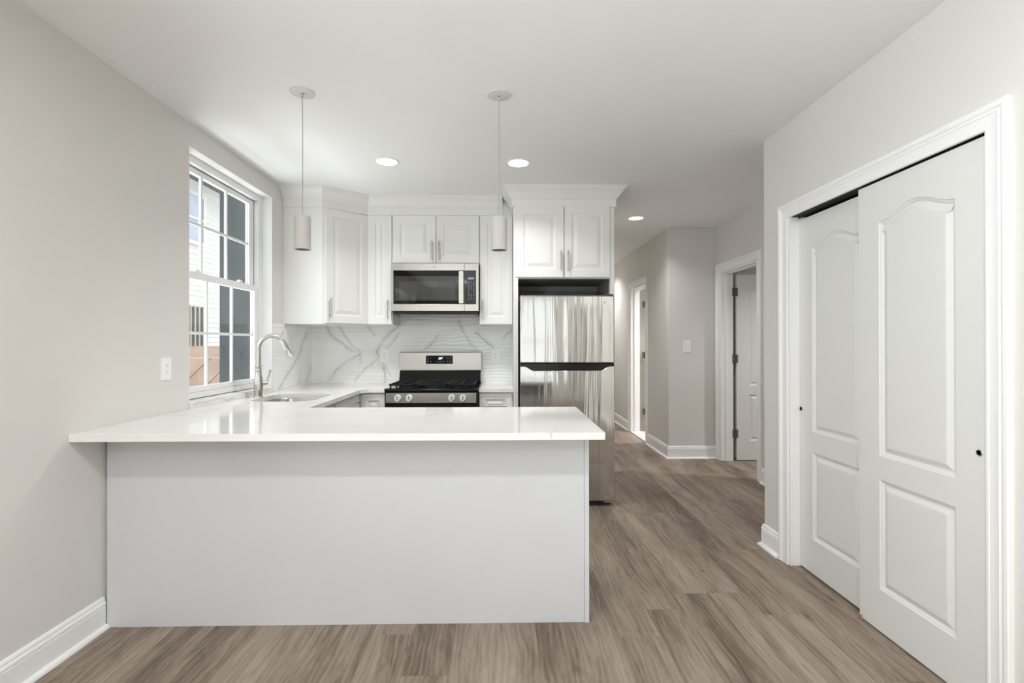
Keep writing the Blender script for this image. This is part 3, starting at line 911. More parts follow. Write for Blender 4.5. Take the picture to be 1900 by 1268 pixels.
# corner cabinet with a diagonal door
c = thing('corner_cabinet', 'tall white wall cabinet with a diagonal door in the kitchen corner', 'cabinet', (-1.5, 4.5, ZU0))
MB().prism([(XL + 0.0005, 4.171), (-1.495, 4.171), (-1.192, 4.452), (-1.192, YB - 0.010), (XL + 0.0005, YB - 0.010)], ZU0 - 0.008, 2.49).build('body', M['cabinet'], c, bevel=0.001)
dv = Vector((-1.192 + 1.495, 4.452 - 4.171, 0))
dl = dv.length
dv.normalize()
Fdiag = frame(Vector((-1.495, 4.171, ZU0)) + dv * 0.026, dv, (0, 0, 1), (dv.y, -dv.x, 0))
cab_door(Fdiag, dl - 0.036, ZU1 - ZU0, c, handle=(0.028, 0.125, 0.165))
# narrow cabinet left of the microwave
def wall_cabinet(name, label, x0, x1, za, doors, group=None, y=YC):
    c = thing(name, label, 'cabinet', ((x0 + x1) / 2, (y + YB) / 2, za), group)
    MB().box(x0, x1, y, YB - 0.010, za - 0.008, ZC - 0.0006).build('body', M['cabinet'], c, bevel=0.001)
    for a, b, h in doors:
        cab_door(facing_south(a, y, za), b - a, ZU1 - za, c, fr=min(0.062, (b - a) * 0.29), handle=h)
    return c
wall_cabinet('wall_cabinet', 'narrow white wall cabinet between the corner cabinet and the microwave', -1.190, -0.972, ZU0, [(-1.185, -0.980, (0.177, 0.125, 0.165))])
wall_cabinet('wall_cabinet', 'narrow white wall cabinet between the microwave and the refrigerator', -0.207, 0.084, ZU0, [(-0.203, 0.081, (0.026, 0.125, 0.165))])
wall_cabinet('wall_cabinet', 'short white two-door wall cabinet directly above the microwave', -0.971, -0.208, 1.991,
             [(-0.968, -0.5925, (0.345, 0.108, 0.165)), (-0.5875, -0.212, (0.028, 0.108, 0.165))])
# refrigerator enclosure: two full-height panels and a deep cabinet over the niche
YFC = 4.145
c = thing('refrigerator_cabinet', 'tall white surround with two doors above the refrigerator', 'cabinet', (0.5, 4.45, 0))
MB().box(0.086, 0.124, YFC - 0.012, YB - 0.001, 0, 2.49).build('side_panel', M['cabinet'], c, bevel=0.001)
MB().box(0.886, 0.920, YFC - 0.012, YB - 0.001, 0, 2.49).build('side_panel', M['cabinet'], c, bevel=0.001)
MB().box(0.124, 0.886, YFC, YB - 0.001, 1.822, 2.49).build('body', M['cabinet'], c)
MB().box(0.1245, 0.8855, YB - 0.012, YB - 0.0015, 0, 1.8215).box(0.1242, 0.1262, YFC + 0.03, YB - 0.012, 0, 1.8215).box(0.8838, 0.8858, YFC + 0.03, YB - 0.012, 0, 1.8215).box(0.127, 0.883, YFC + 0.03, YB - 0.013, 1.8185, 1.8215).build('niche_shade', M['niche'], c)  # grey sheets that put the niche's shade into colour
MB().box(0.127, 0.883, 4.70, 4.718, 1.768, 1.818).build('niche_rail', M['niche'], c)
cab_door(facing_south(0.100, YFC, 1.832), 0.401, 0.586, c, fr=0.068, handle=(0.376, 0.130, 0.165))
cab_door(facing_south(0.507, YFC, 1.832), 0.376, 0.586, c, fr=0.060, handle=(0.026, 0.130, 0.165))

# crown mouldings
CROWN = [(0.0, 2.4895), (0.0, 2.412), (0.013, 2.412), (0.013, 2.470), (0.017, 2.474), (0.022, 2.476), (0.024, 2.486), (0.032, 2.490), (0.038, 2.503), (0.052, 2.523), (0.070, 2.541), (0.076, 2.544), (0.078, 2.552), (0.088, 2.556), (0.090, ZC - 0.0004), (0.0, ZC - 0.0004)]
mc = MB().sweep([(XL + 0.002, 4.170, 0), (-1.4958, 4.170, 0), (-1.1918, 4.4390, 0), (-0.006, 4.4390, 0)], (0, 0, 1), CROWN).build('crown_molding', M['cabinet'])
tag(mc, 'white crown molding along the top of the corner and microwave wall cabinets', 'molding')
mc['kind'] = 'thing'
MB().sweep([(0.0855, 4.42, 0), (0.0855, YFC - 0.0125, 0), (0.9205, YFC - 0.0125, 0), (0.9205, YB - 0.002, 0)], (0, 0, 1), CROWN).build('crown_molding', M['cabinet'], c)

# ------------------------------------------------------------------ base cabinets and worktops
pen = thing('peninsula', 'long pale grey white peninsula base with plain back panel', 'kitchen island', (-0.7, 2.6, 0))
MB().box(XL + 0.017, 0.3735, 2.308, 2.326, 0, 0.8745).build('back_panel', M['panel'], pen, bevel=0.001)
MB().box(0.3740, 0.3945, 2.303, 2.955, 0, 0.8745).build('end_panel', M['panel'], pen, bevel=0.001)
MB().box(XL + 0.002, 0.3735, 2.327, 2.935, 0.10, 0.8745).box(XL + 0.002, 0.3735, 2.327, 2.870, 0, 0.10).build('body', M['cabinet'], pen)
for k in range(3):
    Fp = frame((0.355 - k * 0.505, 2.935, 0.115), (-1, 0, 0), (0, 0, 1), (0, 1, 0))
    cab_door(Fp, 0.495, 0.745, pen, handle=(0.46, 0.64, 0.165))

sb = thing('sink_cabinet', 'white base cabinet run under the sink along the window wall', 'cabinet', (-1.5, 3.5, 0))
MB().box(XL + 0.002, -1.212, 2.940, 3.948, 0.10, 0.55).box(XL + 0.002, -1.29, 2.940, 3.948, 0, 0.10).box(-1.228, -1.212, 2.940, 3.948, 0.55, 0.8745).build('body', M['cabinet'], sb)
cab_door(facing_east(-1.212, 2.965, 0.115), 0.485, 0.745, sb, handle=(0.455, 0.66, 0.165))
cab_door(facing_east(-1.212, 3.455, 0.115), 0.485, 0.745, sb, handle=(0.030, 0.66, 0.165))
nb = thing('corner_base_cabinet', 'white corner base cabinet between the sink and the range', 'cabinet', (-1.4, 4.4, 0))
MB().box(XL + 0.002, -1.212, 3.949, YB - 0.012, 0.10, 0.8745).box(-1.212, -0.976, 4.224, YB - 0.012, 0.10, 0.8745).box(XL + 0.002, -1.29, 3.949, YB - 0.012, 0, 0.10).box(-1.29, -0.976, 4.30, YB - 0.012, 0, 0.10).build('body', M['cabinet'], nb)
cab_door(facing_east(-1.212, 3.952, 0.115), 0.222, 0.745, nb, fr=0.055, handle=(0.150, 0.645, 0.120))
cab_door(facing_south(-1.188, 4.224, 0.640), 0.207, 0.220, nb, fr=0.050, name='drawer')
cab_door(facing_south(-1.188, 4.224, 0.115), 0.207, 0.515, nb, fr=0.055, handle=(0.175, 0.42, 0.165))
rb = thing('drawer_cabinet', 'narrow white base cabinet with drawer between range and refrigerator', 'cabinet', (-0.06, 4.5, 0))
MB().box(-0.203, 0.0845, 4.224, YB - 0.012, 0.10, 0.8745).box(-0.203, 0.0845, 4.30, YB - 0.012, 0, 0.10).build('body', M['cabinet'], rb)
cab_door(facing_south(-0.199, 4.224, 0.690), 0.270, 0.175, rb, fr=0.048, name='drawer', handle=(0.135, 0.072, 0.190, False))
cab_door(facing_south(-0.199, 4.224, 0.115), 0.270, 0.565, rb, handle=(0.028, 0.47, 0.165))

# worktop: peninsula, window run and corner in one slab, with the sink cut-out
cx, cy, cr = -1.165, 4.185, 0.085
inner_corner = [(cx + cr - cr * math.cos(a), cy - cr + cr * math.sin(a)) for a in [PI / 2 * k / 10 for k in range(11)]]
slab = [(XL + 0.001, 2.123), (0.433, 2.123), (0.433, 2.989), (-1.150, 2.989)] + inner_corner + [(-0.9705, 4.185), (-0.9705, YB - 0.0095), (XL + 0.0095, YB - 0.0095), (XL + 0.0095, 3.975), (XL + 0.0115, 3.975), (XL + 0.0115, 2.918), (XL + 0.001, 2.918)]
sink_hole = rounded(-1.690, 3.300, -1.262, 3.835, 0.12, 10)
wt = MB().prism(slab, ZT - 0.031, ZT, [sink_hole[::-1]]).build('countertop', M['quartz'], bevel=0.0015)
tag(wt, 'long white quartz countertop of peninsula and sink run with pale veins', 'countertop')
wt2 = MB().box(-0.2035, 0.0853, 4.185, YB - 0.0095, ZT - 0.031, ZT).build('countertop', M['quartz'], bevel=0.0015)
tag(wt2, 'small white quartz countertop between range and refrigerator', 'countertop')

# undermount sink
sk = thing('sink', 'stainless steel undermount sink in the countertop below the window', 'sink', (-1.476, 3.567, 0.68))
mb = MB()
rows = []
for ins, zz, rad in ((-0.012, 0.8745, 0.13), (0.000, 0.8742, 0.12), (0.004, 0.868, 0.12), (0.008, 0.72, 0.11), (0.02, 0.69, 0.10), (0.05, 0.683, 0.08), (0.19, 0.678, 0.02)):
    rows.append([(x, y, zz) for x, y in rounded(-1.690 + ins, 3.300 + ins, -1.262 - ins, 3.835 - ins, max(0.01, rad), 10)])
k = len(rows[0])
vs = [p for r in rows for p in r]
fs = [(i * k + a, i * k + (a + 1) % k, (i + 1) * k + (a + 1) % k, (i + 1) * k + a) for i in range(len(rows) - 1) for a in range(k)]
fs.append(tuple((len(rows) - 1) * k + a for a in range(k)))
mb.add(vs, fs).build('basin', M['steel'], sk, smooth=True)
MB().lathe([(0.044, 0.001), (0.040, 0.003), (0.030, 0.002), (0.018, -0.002), (0.0, -0.002)], (-1.476, 3.567, 0.679), 28).build('drain', M['nickel'], sk, smooth=True)

# faucet
fx, fy = -1.722, 3.562
fa = thing('faucet', 'brushed nickel gooseneck faucet beside the sink at the window', 'faucet', (fx, fy, ZT))
MB().lathe([(0.031, 0), (0.031, 0.006), (0.0265, 0.010), (0.0265, 0.016), (0.030, 0.045), (0.031, 0.07), (0.029, 0.10), (0.024, 0.14), (0.0195, 0.175), (0.0195, 0.182), (0.0215, 0.185), (0.0215, 0.190), (0.0185, 0.193), (0.0185, 0.215), (0.0200, 0.217), (0.0200, 0.224), (0.0160, 0.228)], (fx, fy, ZT), 36).build('body', M['nickel'], fa, smooth=True)
ux, uy = 0.82, 0.57            # the spout swings out over the bowl
nrm = math.hypot(ux, uy)
ux, uy = ux / nrm, uy / nrm
path = [(0, 0.225), (0, 0.30), (0, 0.345)]
rad = 0.088
for k in range(1, 15):
    a = PI - (PI * 0.90) * k / 14
    path.append((rad + rad * math.cos(a), 0.345 + rad * math.sin(a)))
sp = [(fx + ux * s, fy + uy * s, ZT + h) for s, h in path]
MB().tube(sp, 0.0145, 18).build('spout', M['nickel'], fa, smooth=True)
e = Vector(sp[-1])
dd = (Vector(sp[-1]) - Vector(sp[-2])).normalized()
dd = (dd + Vector((ux, uy, 0)) * 0.02).normalized()
hp = [e - dd * 0.002, e + dd * 0.012, e + dd * 0.014, e + dd * 0.05, e + dd * 0.086, e + dd * 0.094, e + dd * 0.098]
MB().tube(hp, [0.0150, 0.0165, 0.0155, 0.0180, 0.0235, 0.0255, 0.0225], 22).build('spray_head', M['nickel'], fa, smooth=True)
hx, hy = fx + 0.020, fy + 0.016
lv = MB().tube([(fx + 0.012, fy + 0.010, ZT + 0.098), (fx + 0.034, fy + 0.027, ZT + 0.098), (fx + 0.044, fy + 0.035, ZT + 0.100)], [0.013, 0.014, 0.011], 16)
lv.tube([(fx + 0.040, fy + 0.032, ZT + 0.098), (fx + 0.046, fy + 0.036, ZT + 0.125), (fx + 0.056, fy + 0.044, ZT + 0.165), (fx + 0.060, fy + 0.047, ZT + 0.190)], [0.009, 0.0065, 0.0075, 0.009], 14)
lv.build('lever', M['nickel'], fa, smooth=True)

# backsplash
bs = MB().box(XL + 0.009, 0.0855, YB - 0.009, YB - 0.0005, 0.80, 1.98).build('backsplash', M['tile_back'])
tag(bs, 'wavy white marble tile backsplash on the wall behind the range', 'backsplash')
bs2 = MB().box(XL + 0.0005, XL + 0.009, 3.9755, YB - 0.0005, 0.8765, ZU0 - 0.010).build('backsplash', M['tile_left'])
tag(bs2, 'short marble tile return on the side wall beside the window', 'backsplash')

# ------------------------------------------------------------------ text helper
def text(s, F, size, m, name, parent, shear=0.0, align='CENTER'):
    cu = bpy.data.curves.new(name, 'FONT')
    cu.body = s
    cu.size = size
    cu.extrude = 0.0003
    cu.shear = shear
    cu.align_x = align
    cu.align_y = 'CENTER'
    tmp = bpy.data.objects.new(name, cu)
    me = bpy.data.meshes.new_from_object(tmp)
    bpy.data.objects.remove(tmp)
    me.materials.clear()
    me.materials.append(m)
    o = bpy.data.objects.new(name, me)
    COL.objects.link(o)
    o.parent = parent
    MW = F.copy()
    MW.translation = F.translation - world_loc(parent)
    o.matrix_local = MW
    return o

# ------------------------------------------------------------------ microwave
XM0, XM1, YM, ZM0, ZM1 = -0.9695, -0.2130, 4.357, 1.567, 1.978
mw = thing('microwave', 'stainless over-the-range microwave below the short wall cabinet', 'microwave', (-0.59, 4.55, ZM0))
MB().box(XM0 + 0.004, XM1 - 0.002, YM + 0.030, YB - 0.012, ZM0 - 0.005, ZM1).build('body', M['black_plastic'], mw)
Fm = facing_south(XM0, YM + 0.030, ZM0)
pw, ph = XM1 - XM0, ZM1 - ZM0
xs_ = 0.6335                    # seam between door and control side
door = MB(Fm).prism(rect(0, 0, xs_ - 0.001, ph), 0, 0.030, [rect(0.0205, 0.058, xs_ - 0.0015, ph - 0.061)]).build('door', M['steel'], mw, bevel=0.002)
MB(Fm).box(0.020, xs_ - 0.001, 0.057, ph - 0.060, 0.010, 0.0285).build('glass', M['oven_glass'], door)
MB(Fm).prism(rounded(0.030, 0.088, 0.588, 0.300, 0.004), 0.0285, 0.0289).build('screen_border', M['oven_mesh_edge'], door)
MB(Fm).prism(rounded(0.071, 0.100, 0.555, 0.256, 0.004), 0.0289, 0.0293).build('screen', M['oven_mesh'], door)
hb = MB(Fm)
hp = [(0.592, 0.066), (0.592, 0.338)]
hb.prism(rounded(0.588, 0.063, 0.6275, 0.341, 0.006), 0.046, 0.060)
hb.box(0.596, 0.620, 0.072, 0.094, 0.0285, 0.046).box(0.596, 0.620, 0.310, 0.332, 0.0285, 0.046)
hb.build('handle', M['steel'], door, bevel=0.003)
bd = MB(Fm).prism([(0.375 + 0.011 * math.cos(2 * PI * k / 20), ph - 0.029 + 0.0045 * math.sin(2 * PI * k / 20)) for k in range(20)], 0.030, 0.0305,
                  [[(0.375 + 0.009 * math.cos(2 * PI * k / 20), ph - 0.029 + 0.0028 * math.sin(2 * PI * k / 20)) for k in range(20)][::-1]])
bd.box(0.362, 0.374, ph - 0.030, ph - 0.027, 0.030, 0.0305).box(0.388, 0.396, ph - 0.030, ph - 0.028, 0.030, 0.0305)
bd.build('badge', M['charcoal'], door)
cp = MB(Fm).prism(rect(xs_ + 0.001, 0, pw, ph), 0, 0.028, [rect(xs_ + 0.0015, 0.057, 0.7345, ph - 0.060)]).build('control_panel', M['steel'], mw, bevel=0.0015)
MB(Fm).box(xs_ + 0.002, 0.734, 0.0575, ph - 0.0605, 0.010, 0.0270).build('keypad', M['keypad'], cp)
dp = MB(Fm)
for k in range(4):
    dp.box(0.665 + 0.0135 * k, 0.676 + 0.0135 * k, 0.272, 0.292, 0.0270, 0.0273)
dp.build('display', M['dim_digits'], cp)
for r in range(10):
    for cc in range(3):
        if r in (1, 5) and cc == 1:
            continue
        u = 0.668 + cc * 0.0215
        v = 0.246 - r * 0.0165
        MB(Fm).box(u, u + 0.0075, v, v + (0.0035 if (r + cc) % 3 else 0.005), 0.0270, 0.0273).build('key', M['keys'], cp)
MB().box(XM0 + 0.010, XM1 - 0.010, YM + 0.034, YM + 0.34, ZM0 - 0.026, ZM0 - 0.0055).build('vent_grille', M['black_plastic'], mw, bevel=0.006)
MB().box(XM0 + 0.05, XM1 - 0.03, YM + 0.10, YM + 0.32, ZM0 - 0.033, ZM0 - 0.0265).build('grease_filter', M['steel'], mw, bevel=0.002)

# ------------------------------------------------------------------ gas range
XS0, XS1, YS = -0.9665, -0.2075, 4.101
rg = thing('range', 'stainless and black gas range with four knobs below the microwave', 'stove', (-0.587, 4.42, 0))
MB().box(XS0, XS1, YS + 0.020, 4.745, 0.02, 0.895).box(XS0, XS1, YS + 0.004, YS + 0.020, 0.768, 0.895).build('body', M['black_gloss'], rg, bevel=0.003)
MB().box(XS0 + 0.012, XS1 - 0.012, YS - 0.010, YS + 0.0035, 0.800, 0.880).build('control_panel', M['steel'], rg, bevel=0.003)
knob0 = None
for kx in (739, 760, 838, 859):
    x = XS0 + (kx - 713.5) / 227.6 * 1.0
    mb = MB().lathe([(0.0, -0.030), (0.0235, -0.030), (0.0255, -0.027), (0.0265, -0.004), (0.029, 0.0)][::-1], (0, 0, 0), 32, 'Y')
    mb.v = [Vector((x + p.x, YS - 0.0105 - abs(p.y), 0.840 + p.z)) for p in mb.v]
    kn = mb.build('knob', M['knob'], rg, smooth=True)
    MB().box(x - 0.005, x + 0.005, YS - 0.052, YS - 0.0406, 0.815, 0.866).build('grip', M['knob'], kn, bevel=0.002)
    MB().box(x - 0.0022, x + 0.0022, YS - 0.0530, YS - 0.0521, 0.830, 0.8655).build('pointer', M['charcoal'], kn)
od = MB().box(XS0 + 0.006, XS1 - 0.006, YS - 0.016, YS + 0.0195, 0.230, 0.766).build('oven_door', M['steel'], rg, bevel=0.004)
MB().box(XS0 + 0.09, XS1 - 0.09, YS - 0.0175, YS - 0.0165, 0.33, 0.64).build('window', M['oven_glass'], od)
mb = MB().tube([(XS0 + 0.05, YS - 0.062, 0.715), (XS1 - 0.05, YS - 0.062, 0.715)], 0.012, 16)
for x in (XS0 + 0.08, XS1 - 0.08):
    mb.tube([(x, YS - 0.062, 0.715), (x, YS - 0.0165, 0.715)], 0.009, 12)
mb.build('handle', M['steel'], od, smooth=True)
for a, b in ((0.130, 0.185), (0.215, 0.36), (0.385, 0.525), (0.555, 0.61)):
    MB().box(XS0 + a, XS0 + b, YS - 0.0168, YS - 0.0162, 0.7555, 0.7615).build('vent_slot', M['dark'], od)
MB().box(XS0 + 0.006, XS1 - 0.006, YS - 0.010, YS + 0.0195, 0.05, 0.222).build('drawer', M['steel'], rg, bevel=0.004)
# cooktop with a rolled front lip
mb = MB(F_yz)
mb.prism([(YS - 0.006, 0.8955), (YS - 0.010, 0.902), (YS - 0.006, 0.912), (YS + 0.012, 0.917), (YS + 0.03, 0.913), (4.62, 0.913), (4.66, 0.930), (4.745, 0.935), (4.745, 0.8955)], XS0, XS1)
mb.build('cooktop', M['black_gloss'], rg, bevel=0.002)
# backguard
MB(F_yz).prism([(4.655, 0.931), (4.690, 1.030), (4.745, 1.030), (4.745, 0.936)], XS0 + 0.004, XS1 - 0.004).build('back_riser', M['black_gloss'], rg, bevel=0.004)
bgd = MB(F_yz).prism([(4.690, 1.031), (4.700, 1.036), (4.704, 1.198), (4.716, 1.205), (4.750, 1.205), (4.750, 1.031)], XS0 - 0.001, XS1 + 0.003).build('backguard', M['steel'], rg, bevel=0.003)
Fg = frame((-0.5975, 4.7010, 1.131), (1, 0, 0), (0, 0.0247, 0.9997), (0, -0.9997, 0.0247))
dsp = MB(Fg).prism(rounded(-0.126, -0.038, 0.126, 0.040, 0.008), 0, 0.0025).build('display_panel', M['oven_glass'], bgd)
Ft = Fg.copy()
Ft.translation = Fg @ Vector((0.010, 0.012, 0.0028))
text('237', Ft, 0.0245, M['digits'], 'clock_digits', dsp, 0.22)
for u, v in ((-0.105, 0.012), (-0.078, 0.012), (-0.105, -0.016), (-0.078, -0.016), (-0.012, -0.018), (0.010, -0.018), (0.036, -0.018), (0.078, 0.014), (0.104, 0.014), (0.076, -0.016), (0.102, -0.016)):
    MB(Fg).box(u - 0.0045, u + 0.0045, v - 0.002, v + 0.002, 0.0025, 0.0028).build('key', M['keys'], dsp)
# burners
for x, y, r in ((-0.80, 4.24, 0.042), (-0.80, 4.50, 0.034), (-0.37, 4.24, 0.046), (-0.37, 4.50, 0.034), (-0.587, 4.37, 0.030)):
    MB().lathe([(r + 0.018, 0), (r + 0.016, 0.004), (r, 0.007), (r - 0.003, 0.012), (r - 0.003, 0.016), (r + 0.001, 0.018), (r - 0.002, 0.024), (0.0, 0.026)], (x, y, 0.9135), 28).build('burner', M['iron'], rg, smooth=True)
# cast iron grates
def grate(x0, x1):
    mb = MB()
    ya, yb, zt, b = YS + 0.035, 4.615, 0.952, 0.0055
    for y in (ya, yb - 2 * b):
        mb.box(x0, x1, y, y + 2 * b, zt - 0.016, zt - 0.002)
    for x in (x0, x1 - 2 * b):
        mb.box(x, x + 2 * b, ya, yb, zt - 0.016, zt - 0.002)
    xm, ym = (x0 + x1) / 2, (ya + yb) / 2
    mb.box(x0, x1, ym - b, ym + b, zt - 0.016, zt - 0.002)
    for yc in ((ya + ym) / 2, (yb + ym) / 2):
        mb.box(x0, xm - 0.03, yc - b, yc + b, zt - 0.012, zt)
        mb.box(xm + 0.03, x1, yc - b, yc + b, zt - 0.012, zt)
        mb.box(xm - b, xm + b, yc + 0.03, yc + 0.122, zt - 0.012, zt)
        mb.box(xm - b, xm + b, yc - 0.122, yc - 0.03, zt - 0.012, zt)
    for x in (x0 + 0.004, x1 - 0.016):
        for y in (ya + 0.004, ym - 0.006, yb - 0.016):
            mb.box(x, x + 0.012, y, y + 0.012, 0.9132, zt - 0.014)
    return mb.build('grate', M['iron'], rg, bevel=0.0015)
grate(XS0 + 0.030, -0.722)
grate(-0.716, -0.458)
grate(-0.452, XS1 - 0.030)

# ------------------------------------------------------------------ refrigerator
XF0, XF1, YR = 0.1330, 0.8790, 3.939
fr = thing('refrigerator', 'tall stainless top-freezer refrigerator beside the hallway', 'refrigerator', (0.506, 4.3, 0))
MB().box(XF0 + 0.004, XF1 - 0.004, YR + 0.066, 4.64, 0.04, 1.650).build('body', M['charcoal'], fr, bevel=0.004)
Ff = facing_south(XF0, YR + 0.064, 0)
W_ = XF1 - XF0
fz = MB(Ff).box(0, W_, 1.127, 1.662, 0, 0.064).build('freezer_door', M['steel_fridge'], fr, bevel=0.010, seg=4)
ld = MB(Ff).prism([(0, 0.042), (W_, 0.042), (W_, 1.104), (W_ - 0.040, 1.104), (W_ - 0.062, 1.094), (W_ - 0.090, 1.076), (W_ - 0.108, 1.070), (0.108, 1.070), (0.090, 1.076), (0.062, 1.094), (0.040, 1.104), (0, 1.104)], 0, 0.064).build('fridge_door', M['steel_fridge'], fr, bevel=0.006, seg=3)
MB(Ff).prism([(0.002, 1.105), (0.036, 1.105), (0.060, 1.095), (0.088, 1.077), (0.106, 1.071), (W_ - 0.106, 1.071), (W_ - 0.088, 1.077), (W_ - 0.060, 1.095), (W_ - 0.036, 1.105), (W_ - 0.002, 1.105), (W_ - 0.002, 1.1255), (0.002, 1.1255)], 0.002, 0.050).build('handle_recess', M['black_gloss'], ld, bevel=0.002)
Fl = Ff.copy()
Fl.translation = Ff @ Vector((0.668, 1.606, 0.0642))
bdg = MB(Ff).lathe([(0.0, 0.0004), (0.0125, 0.0004), (0.0125, 0.0)], (0.668, 1.606, 0.064), 28).build('badge', M['knob'], fz)
Fl2 = Ff.copy()
Fl2.translation = Ff @ Vector((0.702, 1.606, 0.0642))
text('LG', Fl2, 0.020, M['knob'], 'badge_letters', bdg)
MB().box(XF1 - 0.075, XF1 - 0.008, YR + 0.012, YR + 0.10, 1.6625, 1.674).build('hinge_cover', M['charcoal'], fr, bevel=0.004)
MB().box(XF0 + 0.03, XF1 - 0.03, YR + 0.040, YR + 0.20, 0.006, 0.0395).build('base_grille', M['black_plastic'], fr)
for x in (XF0 + 0.05, XF1 - 0.05):
    for y in (YR + 0.10, 4.58):
        MB().lathe([(0.018, 0), (0.018, 0.012), (0.008, 0.014), (0.008, 0.040)], (x, y, 0), 16).build('foot', M['black_plastic'], fr)
MB().box(XF1 - 0.085, XF1 - 0.012, YR + 0.010, YR + 0.060, 0.026, 0.0415).build('hinge', M['steel'], fr, bevel=0.002)

# ------------------------------------------------------------------ outlets and switch
def outlet(F, label):
    loc = F.translation
    o = thing('outlet', label, 'outlet', loc)
    o['group'] = 'wall outlets'
    pl = MB(F).prism(rounded(-0.038, -0.060, 0.038, 0.060, 0.004), 0, 0.006).build('plate', M['plastic'], o, bevel=0.0015)
    rc = MB(F).prism(rounded(-0.0165, -0.0335, 0.0165, 0.0335, 0.003), 0.006, 0.0078).build('receptacle', M['plastic'], o, bevel=0.0008)
    mb = MB(F)
    for s in (-1, 1):
        v = s * 0.0175
        mb.box(-0.0072, -0.0050, v - 0.001, v + 0.0075, 0.0078, 0.0080).box(0.0050, 0.0068, v, v + 0.0065, 0.0078, 0.0080)
        mb.lathe([(0.0, 0.0002), (0.0026, 0.0002)], (0, v - 0.0065, 0.0078), 12)
    mb.build('slots', M['charcoal'], rc)
    return o
outlet(facing_east(XL, 2.727, 1.151), 'white outlet on the bare wall left of the window')
outlet(facing_south(-1.120, YB - 0.009, 1.170), 'white outlet in the tile backsplash left of the range')
outlet(facing_south(-0.070, YB - 0.009, 1.170), 'white outlet in the tile backsplash right of the range')
Fs = facing_south(2.049, YH, 1.248)
sw = thing('light_switch', 'white rocker light switch on the greige hallway corner wall', 'light switch', Fs.translation)
MB(Fs).prism(rounded(-0.040, -0.065, 0.040, 0.065, 0.004), 0, 0.006).build('plate', M['plastic'], sw, bevel=0.0015)
MB(Fs).prism(rect(-0.018, -0.036, 0.018, 0.036), 0.006, 0.0072).build('bezel', M['keys'], sw)
MB(Fs).prism(rounded(-0.0155, -0.0335, 0.0155, 0.0335, 0.002), 0.0072, 0.0105).build('rocker', M['plastic'], sw, bevel=0.001)

# ------------------------------------------------------------------ ceiling lights
can_d = bpy.data.lights.new('can_lamp', 'AREA')
can_d.shape = 'DISK'
can_d.size = 0.14
can_d.energy = CAN_W
can_d.spread = math.radians(130)
can_d.color = (1.0, 0.99, 0.985)
def recessed(x, y, label, src=None, power=1.0, spread=130):
    if src:
        o = copy_tree(src)
        if power != 1.0:
            for ch in children_of(o):
                if ch.type == 'LIGHT':
                    ch.data = ch.data.copy()
                    ch.data.energy = CAN_W * power
                    ch.data.spread = math.radians(spread)
        o.location = (x, y, ZC)
        return tag(o, label, 'ceiling light', 'recessed ceiling lights')
    o = thing('recessed_light', label, 'ceiling light', (x, y, ZC), 'recessed ceiling lights')
    MB().lathe([(0.084, 0.0), (0.083, -0.004), (0.076, -0.0065), (0.071, -0.005), (0.071, -0.0005)], (x, y, ZC - 0.0002), 48).build('trim_ring', M['plastic'], o, smooth=True)
    MB().lathe([(0.0, -0.0045), (0.0705, -0.0045), (0.0705, -0.001)], (x, y, ZC - 0.0002), 48).build('lens', M['lens'], o)
    light_object('lamp', can_d, (0, 0, -0.008), (0, 0, 0), o)
    return o
r0 = recessed(-0.818, 3.546, 'lit recessed ceiling light nearest the window')
recessed(0.110, 3.559, 'lit recessed ceiling light in front of the refrigerator', r0, 0.78)
recessed(1.362, 5.114, 'lit recessed ceiling light at the hallway entrance', r0)
recessed(-0.85, 0.55, 'lit recessed ceiling light added out of view toward the window wall', r0, 1.6, 172)  # this and the next three are unseen, added to light the living area
recessed(0.75, 0.55, 'lit recessed ceiling light added out of view toward the closet', r0, 1.6, 172)
recessed(-0.85, -1.75, 'lit recessed ceiling light added unseen at the rear on the window wall side', r0, 1.6, 172)
recessed(0.75, -1.75, 'lit recessed ceiling light added unseen at the rear on the closet side', r0, 1.6, 172)
recessed(1.36, 8.10, 'lit recessed ceiling light added unseen deep in the hallway', r0, 1.3)  # unseen, added to light the far hallway
recessed(3.6, 4.3, 'lit recessed ceiling light inside the bedroom', r0, 3.0)
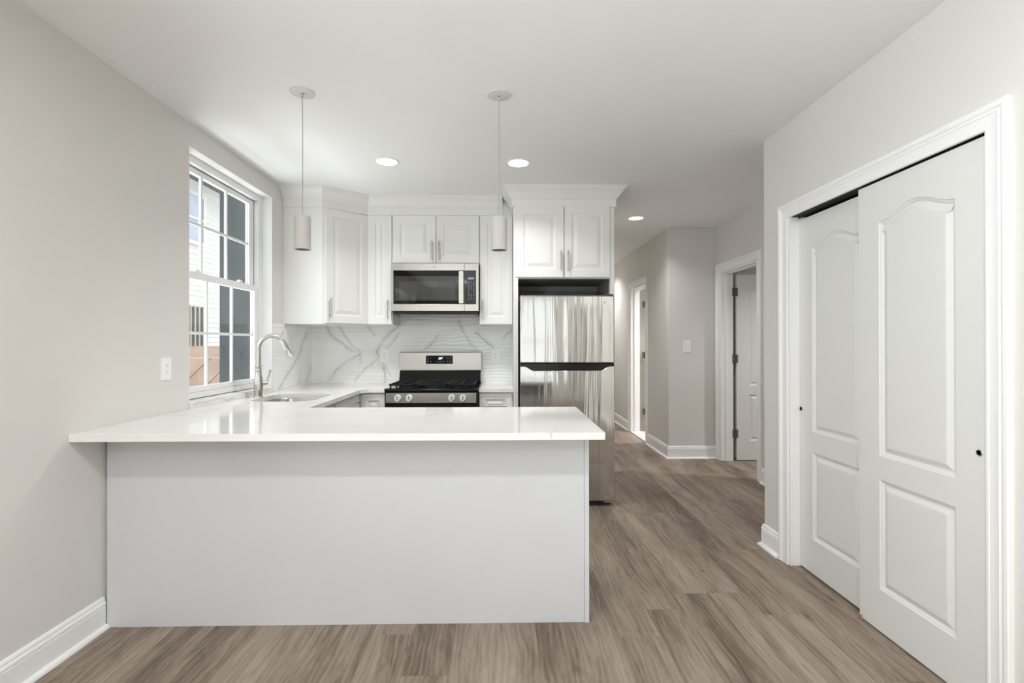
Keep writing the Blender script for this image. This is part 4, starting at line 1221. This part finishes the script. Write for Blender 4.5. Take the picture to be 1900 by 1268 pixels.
recessed(2.75, 6.60, 'lit recessed ceiling light inside the bathroom', r0, 4.0)

# pendants
pd = bpy.data.lights.new('pendant_lamp', 'SPOT')
pd.energy = PENDANT_W
pd.spot_size = math.radians(70)
pd.spot_blend = 0.6
pd.shadow_soft_size = 0.02
pd.color = (1.0, 0.86, 0.74)
def pendant(x, y, zb, label, src=None):
    if src:
        o = copy_tree(src)
        o.location = (x, y, ZC)
        return tag(o, label, 'pendant lamp', 'pendant lamps over the peninsula')
    o = thing('pendant_lamp', label, 'pendant lamp', (x, y, ZC), 'pendant lamps over the peninsula')
    MB().lathe([(0.0, -0.008), (0.052, -0.008), (0.0605, -0.005), (0.062, 0.0)], (x, y, ZC - 0.0003), 44).build('canopy', M['canopy'], o, smooth=True)
    MB().lathe([(0.007, -0.008), (0.007, -0.022), (0.004, -0.026), (0.003, -0.026)], (x, y, ZC), 16).build('strain_relief', M['nickel'], o, smooth=True)
    zt = zb + 0.172
    MB().tube([(x, y, ZC - 0.025), (x + 0.0015, y, ZC - 0.25), (x + 0.001, y, zt + 0.1), (x, y, zt - 0.001)], 0.0022, 8).build('cord', M['keys'], o)
    MB().lathe([(0.004, 0.172), (0.036, 0.172), (0.040, 0.168), (0.041, 0.160), (0.041, 0.0015), (0.0395, 0.0), (0.035, 0.0), (0.034, 0.004), (0.034, 0.05), (0.004, 0.05)], (x, y, zb), 48).build('shade', M['shade'], o, smooth=True)
    MB().lathe([(0.0338, 0.0015), (0.0338, 0.008), (0.0275, 0.008), (0.0275, 0.0015)], (x, y, zb), 40).build('inner_ring', M['bronze'], o, smooth=True)
    MB().lathe([(0.0, 0.006), (0.0273, 0.006), (0.0273, 0.012), (0.0, 0.014)], (x, y, zb), 32).build('bulb', M['bulb'], o)
    light_object('lamp', pd, (0, 0, zb - ZC - 0.003), (0, 0, 0), o)
    return o
p0 = pendant(-1.024, 2.577, 1.765, 'cylindrical pendant lamp nearer the window')
pendant(-0.021, 2.585, 1.765, 'cylindrical pendant lamp hanging in front of the refrigerator side', p0).location.z = ZC
